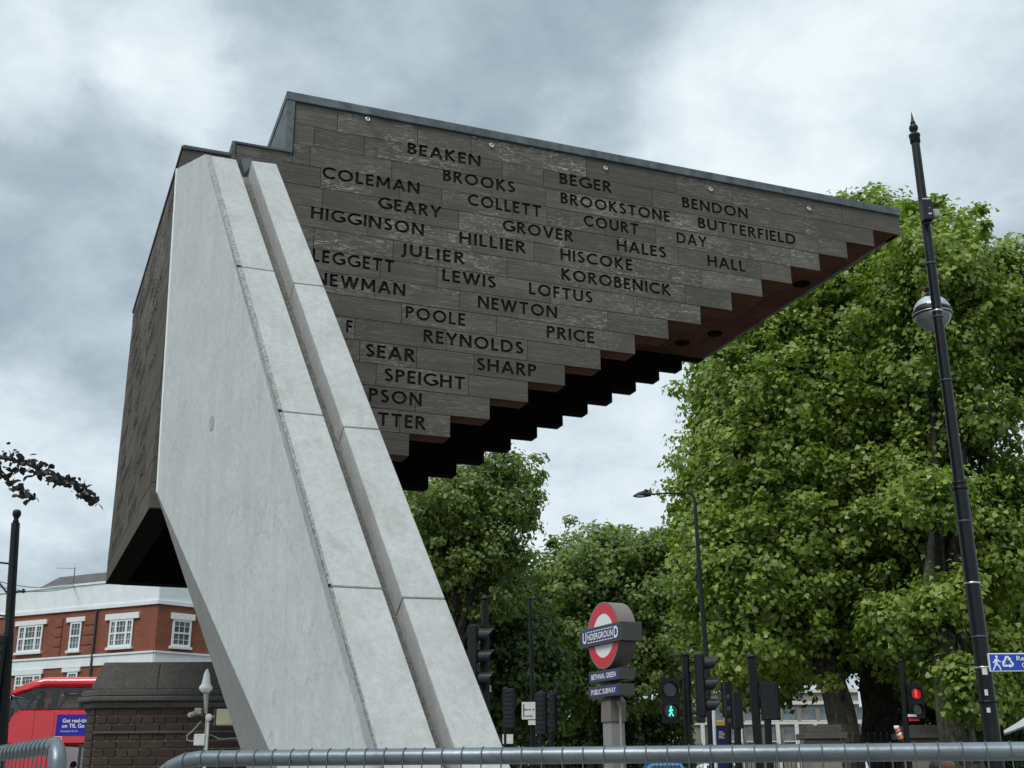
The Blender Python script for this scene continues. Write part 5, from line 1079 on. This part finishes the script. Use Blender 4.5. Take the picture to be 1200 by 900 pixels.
# globe: opal upper half, clear lower half with a dark band, on a bracket behind the column
gc = at(1092.5, 367, LY + .35); R_ = 22 * (LY + .35) / FPX * 1.05; gl = thing('globe_lantern', gc, 'glass globe lantern with a dark band, partly hidden behind the lamp column', 'lantern')
m_, t_, b_, L_ = newmat('globe_glass'); tc = N(t_, 'ShaderNodeTexCoord'); 
b_.inputs['Base Color'].default_value = (.20, .22, .22, 1); b_.inputs['Roughness'].default_value = .12; M['globe'] = m_
prof = lambda a0, a1, n_: [(R_ * math.sin(math.radians(a0 + (a1 - a0) * i / n_)), R_ * math.cos(math.radians(a0 + (a1 - a0) * i / n_))) for i in range(n_ + 1)]
b = MB(); b.lathe(gc, UP, prof(8, 89, 8), 28); b.build('upper_bowl', plain('polished_hood', (.55, .57, .58), .12, .85, .05), gl)
b = MB(); b.lathe(gc, UP, prof(-89, -8, 8), 28); b.build('lower_bowl', 'globe', gl); b = MB(); b.lathe(gc, UP, [(-R_ * .15, R_ * .99), (-R_ * .14, R_ * 1.03), (R_ * .14, R_ * 1.03), (R_ * .15, R_ * .99)], 28); b.build('band', 'black', gl)
b = MB(); b.tube([gc + V(R_ * 1.02 * math.cos(a), R_ * 1.02 * math.sin(a), -R_ * .1 - .0) for a in [2 * math.pi * i / 28 for i in range(28)]], .006, 5, closed=True); b.build('rim', 'steel', gl)
b = MB(); b.lathe(gc + UP * R_ * .97, UP, [(0, .05), (.02, .055), (.035, .03), (.06, .026), (.075, .04), (.09, .04), (.11, .018), (.16, .014)], 14); b.tube([gc + UP * (R_ + .14), gc + UP * (R_ + .20) + V(.06, -.12, 0), top.lerp(bot, .27)], .015, 8); b.build('stem', 'black', gl)
# blue direction sign
q0, q1 = at(1160.5, 787, LY - .09), at(1161, 765.5, LY - .09); h_ = q1.z - q0.z; w_ = .95
sg = thing('direction_sign', q0 + V(w_ / 2, 0, 0), 'blue pedestrian direction sign with walking figure and recycling arrows on the lamp column', 'sign')
b = MB(); b.box(q0, V(w_, 0, 0), V(0, .03, 0), UP * h_); b.build('panel', 'sign_white', sg, bevel=.003); b = MB(); b.box(q0 + V(.008, -.002, .009), V(w_ - .016, 0, 0), V(0, .004, 0), UP * (h_ - .018)); pf = b.build('face', 'blue_sign', sg)
def flat(pts, o, s_, name, par, mat='sign_white'):
    b = MB(); b.prism([o + V(x * s_, -.003, z * s_) for x, z in pts], V(0, .002, 0)); return b.build(name, mat, par)
o = q0 + V(.066, -.0005, h_ * .5); s_ = .060
flat([(-.2, .50), (.12, .55), (.35, .22), (.62, .12), (.58, 0), (.25, .10), (.12, .2), (.05, -.15), (.35, -.45), (.52, -1.05), (.36, -1.1), (.18, -.58), (-.12, -.32), (-.28, -.62), (-.58, -1.1), (-.72, -1.0), (-.45, -.58), (-.28, -.1), (-.22, .2), (-.45, -.12), (-.62, -.05)], o, s_, 'walking_figure', pf)
flat([(.02 + .19 * math.cos(a), .78 + .19 * math.sin(a)) for a in [k_ * math.pi / 6 for k_ in range(12)]], o, s_, 'walking_figure', pf)
o = q0 + V(.158, -.0005, h_ * .5)
for kk in range(3):
    th = math.radians(120 * kk); rt = lambda x, z: (x * math.cos(th) - z * math.sin(th), x * math.sin(th) + z * math.cos(th))
    flat([rt(x, z) for x, z in ((-.55, .35), (-.25, .95), (.25, .95), (.42, .62), (.60, .72), (.50, .20), (.02, .40), (.18, .50), (.08, .68), (-.08, .68), (-.25, .25))], o, .055, 'recycling_arrow', pf)
text('Re', q0 + V(.235, -.0045, h_ * .58), V(1, 0, 0), UP, .070, .040, 'sign_white', pf, bold=.01); text('c', q0 + V(.315, -.0045, h_ * .58), V(1, 0, 0), UP, .028, .030, 'sign_white', pf, bold=.01); text('C', q0 + V(.275, -.0045, h_ * .20), V(1, 0, 0), UP, .036, .042, 'sign_white', pf, bold=.01)

# ---- left black post
PY = 14.0; t = thing('signal_post', V(at(2, 880, PY).x, PY, 0), 'black post with a small ball finial at the left edge', 'post')
tp = at(18.3, 613, PY); bt = at(2, 880, PY); b = MB(); b.tube([V(bt.x - .01, PY, 0), bt, tp], [.06, .058, .050], 14); b.build('post', 'black_post', t)
b = MB(); b.lathe(tp, UP, [(0, .036), (.03, .034), (.05, .026), (.07, .034), (.10, .050), (.13, .050), (.155, .042), (.165, .02)], 14); b.build('finial', 'black', t)
for (x0, y0, x1, y1) in ((15, 661, -20, 657), (14, 694, 27, 693), (27, 693, 28, 690), (17, 683, 17, 694), (12, 700, -6, 676), (8, 722, -15, 720)):
    b = MB(); b.tube([at(x0, y0, PY), at(x1, y1, PY)], .012, 6); b.build('bracket', 'black', t)
b = MB(); b.sphere(at(27.5, 693, PY), .022, 8); b.build('bracket_knob', 'black', t)
t = thing('traffic_light', V(at(8, 880, PY - .2).x, PY - .2, 0), 'black traffic light head cut off by the left edge, in front of the bus nose', 'traffic light')
head(t, at(-9, 793, PY - .3), V(-.3, 1, 0), w=.2); b = MB(); b.tube([V(at(9, 880, PY - .2).x, PY - .2, 0), at(10, 742, PY - .2)], .062, 10); b.build('post', 'black', t)

# ================================================================== CHURCHYARD RAILINGS, AWNING, TOTEM, VEHICLES
t = thing('stone_pier', V(at(966, 860, 25).x, 25, 0), 'stone gate pier with a dark flat cap left of the leaning tree trunk', 'pier', None)
def pier(t, x0, x1, yt, Y, mat='stone'):
    a, c = at(x0, yt, Y), at(x1, yt, Y); w = c.x - a.x; b = MB(); b.box(V(a.x + .12, Y, 0), V(w - .24, 0, 0), V(0, w - .24, 0), UP * (a.z - .28)); b.build('shaft', 'tan' if mat == 'stone' else mat, t, bevel=.01)
    b = MB(); b.box(V(a.x, Y - .12, a.z - .27), V(w, 0, 0), V(0, w, 0), UP * .12); b.box(V(a.x + .07, Y - .05, a.z - .149), V(w - .14, 0, 0), V(0, w - .14, 0), UP * .15); b.build('cap', 'stone', t, bevel=.01)
pier(t, 941, 990, 850, 25)
t = thing('stone_pier', V(at(1090, 860, 26).x, 26, 0), 'dark capped stone pier below the red pedestrian signal', 'pier', None); pier(t, 1058, 1112, 850, 26)
def railing(x0, x1, yt, Y, label):
    a, c = at(x0, yt, Y), at(x1, yt, Y); t = thing('railing', V((a.x + c.x) / 2, Y, 0), label, 'railing'); b = MB(); x = a.x
    while x < c.x: b.tube([V(x, Y, 0), V(x, Y, a.z - .08)], .011, 5); b.lathe(V(x, Y, a.z - .08), UP, [(0, .011), (.02, .022), (.09, .002)], 5); x += .13
    tag(b.build('bars', 'black', t), kind='stuff'); b = MB(); b.box(V(a.x, Y - .02, .2), V(c.x - a.x, 0, 0), V(0, .04, 0), UP * .02); b.box(V(a.x, Y - .02, a.z - .22), V(c.x - a.x, 0, 0), V(0, .04, 0), UP * .02); b.build('rail', 'black', t)
railing(988, 1058, 858, 25.5, 'black spear topped railings across the foot of the two big trunks'); railing(1112, 1260, 859, 26.5, 'black spear topped railings right of the capped pier'); railing(560, 935, 872, 40, 'low black railings along the far side of the crossing')
AY = 17; t = thing('awning', V(at(1200, 860, AY).x, AY, 0), 'white sloping canopy edge low at the right border', 'awning'); 
pA_ = [at(1176, 856, AY), at(1190, 848, AY), at(1200, 841, AY), at(1240, 818, AY), at(1240, 829, AY), at(1202, 850, AY), at(1190, 854.5, AY), at(1178, 859, AY)]
b = MB(); b.prism(pA_, V(.35, .9, 0)); b.build('canopy', 'white', t); b = MB(); b.tube([V(at(1238, 830, AY).x, AY + .8, 0), at(1238, 826, AY + .8)], .03, 8); b.build('pole', 'black', t)
TY = 33; t = thing('information_totem', V(at(847, 865, TY).x, TY, 0), 'dark blue information totem with a bright yellow head', 'totem'); a, c = at(840, 869, TY), at(854, 845, TY); zy = at(847, 850, TY).z
b = MB(); b.box(V(a.x, TY, 0), V(c.x - a.x, 0, 0), V(0, .2, 0), UP * (zy - .002)); b.build('panel', 'sign_blue', t); b = MB(); b.box(V(a.x, TY, zy), V(c.x - a.x, 0, 0), V(0, .2, 0), UP * (c.z - zy)); b.build('head', 'yellow', t)
b = MB(); 
for i in range(5): b.box(V(a.x + .06, TY - .004, at(847, 858 + 1.8 * i, TY).z), V(.12 + .04 * (i % 3), 0, 0), V(0, .003, 0), UP * .02)
b.build('printed_lines', 'offwhite', t)
def car(label, x0, x1, yt, Y, mat, cat, L_=None, h_=None):
    a, c = at(x0, yt, Y), at(x1, yt, Y); w = c.x - a.x; xm = (a.x + c.x) / 2; z = a.z; t = thing('car' if h_ is None else 'van', V(xm, Y + .9, -.12), label, cat); Lc = 4.3; xa_ = xm - Lc / 2
    prof_ = [(0, .25), (0, .62), (.25, .78), (1.0, .85), (1.45, z - .02), (1.7, z), (3.2, z), (3.6, z - .05), (4.1, .9), (4.3, .85), (4.3, .25)]
    b = MB(); b.prism([V(xa_ + x, Y, zz_) for x, zz_ in prof_], V(0, 1.75, 0)); b.build('body', mat, t, bevel=.06)
    for yy in (Y - .006, Y + 1.75 - .002): b = MB(); b.prism([V(xa_ + x, yy, zz_) for x, zz_ in ((1.25, .92), (1.62, z - .1), (3.3, z - .1), (3.85, .95))], V(0, .008, 0)); b.build('window', 'bus_black', t)
    for x in (.85, 3.45):
        for yy in (Y - .02, Y + 1.55): b = MB(); b.lathe(V(xa_ + x, yy, .2), V(0, 1, 0), [(0, .22), (0, .31), (.02, .32), (.2, .32), (.22, .31)], 18); b.build('wheel', 'black', t)
    for x, mm in ((-.01, 'offwhite'), (4.28, 'red_glow')):
        for yy in (Y + .1, Y + 1.4): b = MB(); b.cbox(V(xa_ + x + .015, yy + .12, .68), .06, .26, .12); b.build('headlight' if mm == 'offwhite' else 'tail_light', mm, t)
def car_end(label, xc, yt, Y, mat):
    tp = at(xc, yt, Y); z = tp.z; t = thing('car', V(tp.x, Y + 2, 0), label, 'car'); sec = [(-.86, .25), (-.88, .55), (-.86, .88), (-.66, z - .12), (-.56, z - .02), (-.3, z), (.3, z), (.56, z - .02), (.66, z - .12), (.86, .88), (.88, .55), (.86, .25)]
    S_ = lambda y, k, zc: [V(tp.x + x * (1 if zz_ < .9 else 1), y, min(zz_, zc)) for x, zz_ in sec]
    b = MB(); st = [(Y, .62), (Y + .15, .80), (Y + 1.0, .95), (Y + 1.7, 9), (Y + 3.4, 9), (Y + 3.9, 1.0), (Y + 4.2, .85)]
    for (a_, za), (c_, zc_) in zip(st[:-1], st[1:]): b.loft(S_(a_, 1, za), S_(c_, 1, zc_))
    b.build('body', mat, t); b = MB(); b.prism([V(tp.x - .62, Y + 1.0, .97), V(tp.x + .62, Y + 1.0, .97), V(tp.x + .52, Y + 1.62, z - .1), V(tp.x - .52, Y + 1.62, z - .1)], V(0, -.02, .02)); b.build('windscreen', 'bus_black', t)
    for x in (-.8, .8):
        for y in (Y + .8, Y + 3.4): b = MB(); b.lathe(V(tp.x + x - .1, y, .32), V(1, 0, 0), [(0, .22), (0, .31), (.03, .32), (.17, .32), (.2, .31)], 18); b.build('wheel', 'black', t)
        b = MB(); b.cbox(V(tp.x + x * .82, Y - .01, .58), .3, .06, .13); b.build('headlight', 'offwhite', t)
car_end('bright blue car seen head on, roof just under the rail near the green figure', 787, 893.5, 42.8, 'car_blue')
car_end('white car seen head on, roof just under the rail below the yellow headed totem', 855, 893.5, 42.8, 'white')
slab('road', -8.7, 60, 42.4, 48.0, 0.0005, .004, 'asphalt')
# ================================================================== SITE FENCE PANELS (foreground)
def fence(label, a, c, r, ztop, bend, n, left_post=True, right_post=True, ground=0.0, path=None):
    t = thing('mesh_fence_panel', V((a.x + c.x) / 2, (a.y + c.y) / 2, 0), label, 'fence', 'temporary mesh fence panels')
    u = (c - a); L_ = u.length; u.normalize(); fr = []
    if left_post: fr += [V(a.x, a.y, .12), a - UP * bend] + [a + u * bend * (1 - math.cos(q)) + UP * (-bend + bend * math.sin(q)) for q in [math.radians(15 * i) for i in range(1, 6)]]
    fr += [a + u * bend, c - u * bend]
    if right_post: fr += [c - u * bend * (1 - math.cos(q)) + UP * (-bend + bend * math.sin(q)) for q in [math.radians(90 - 15 * i) for i in range(1, 6)]] + [c - UP * bend, V(c.x, c.y, .12)]
    b = MB(); b.tube(fr, r, 18); b.build('frame', 'galv', t)
    b = MB(); b.tube([a + UP * (.3 - a.z) , c + UP * (.3 - c.z)], r * .8, 10); b.build('lower_rail', 'galv', t)
    fn = V(u.y, -u.x, 0); fn = fn if fn.y < 0 else -fn; proto = None; w = .0013; k = 0; s_ = .018
    while s_ < L_:
        q = a.lerp(c, s_ / L_); 
        dz = 0
        if s_ < bend: dz = -(bend - math.sqrt(max(0, bend ** 2 - (bend - s_) ** 2)))
        if L_ - s_ < bend: dz = -(bend - math.sqrt(max(0, bend ** 2 - (bend - (L_ - s_)) ** 2)))
        q = q + UP * dz
        if proto is None or abs(dz) > 0 or True:
            b = MB(); R2 = r + w * .6; pts = [q + fn * R2 - UP * (q.z - .18)] + [q + fn * R2 * math.cos(an_) + UP * R2 * math.sin(an_) for an_ in [math.radians(x) for x in (0, 25, 50, 75, 100)]]
            b.tube(pts, w, 5, caps=False); b.build('wire', 'wire', t)
        s_ += .0365
    b = MB()
    for zz_ in (.35, .55, .75, .95, 1.15, 1.35, 1.55): b.tube([a + UP * (zz_ - a.z) + fn * r, c + UP * (zz_ - c.z) + fn * r], w, 5)
    b.build('cross_wires', 'wire', t); return t
a = at(168, 889.6, 2.36); c = at(1500, 877.5, 1.88)
fence('long mesh fence panel with a grey tube rail crossing the foreground from the plinth rightwards', a, c, .0145, 0, .12, 0)
for xx, q in ((a, a), (c, c)): pass
a2 = at(-70, 893, 3.3); c2 = at(70, 873.5, 2.2)
fence('mesh fence panel seen end on at the bottom left corner, pale bent tube', a2, c2, .0155, 0, .045, 0)
for i, q in enumerate((a, c, a2)):
    b = MB(); b.cbox(V(q.x, q.y, .07), .24, .62, .14); o = b.build('fence_foot', 'asphalt', bevel=.02); tag(o, 'black rubber foot block under the %s fence post' % ('left end', 'right end', 'rear')[i], 'fence foot')
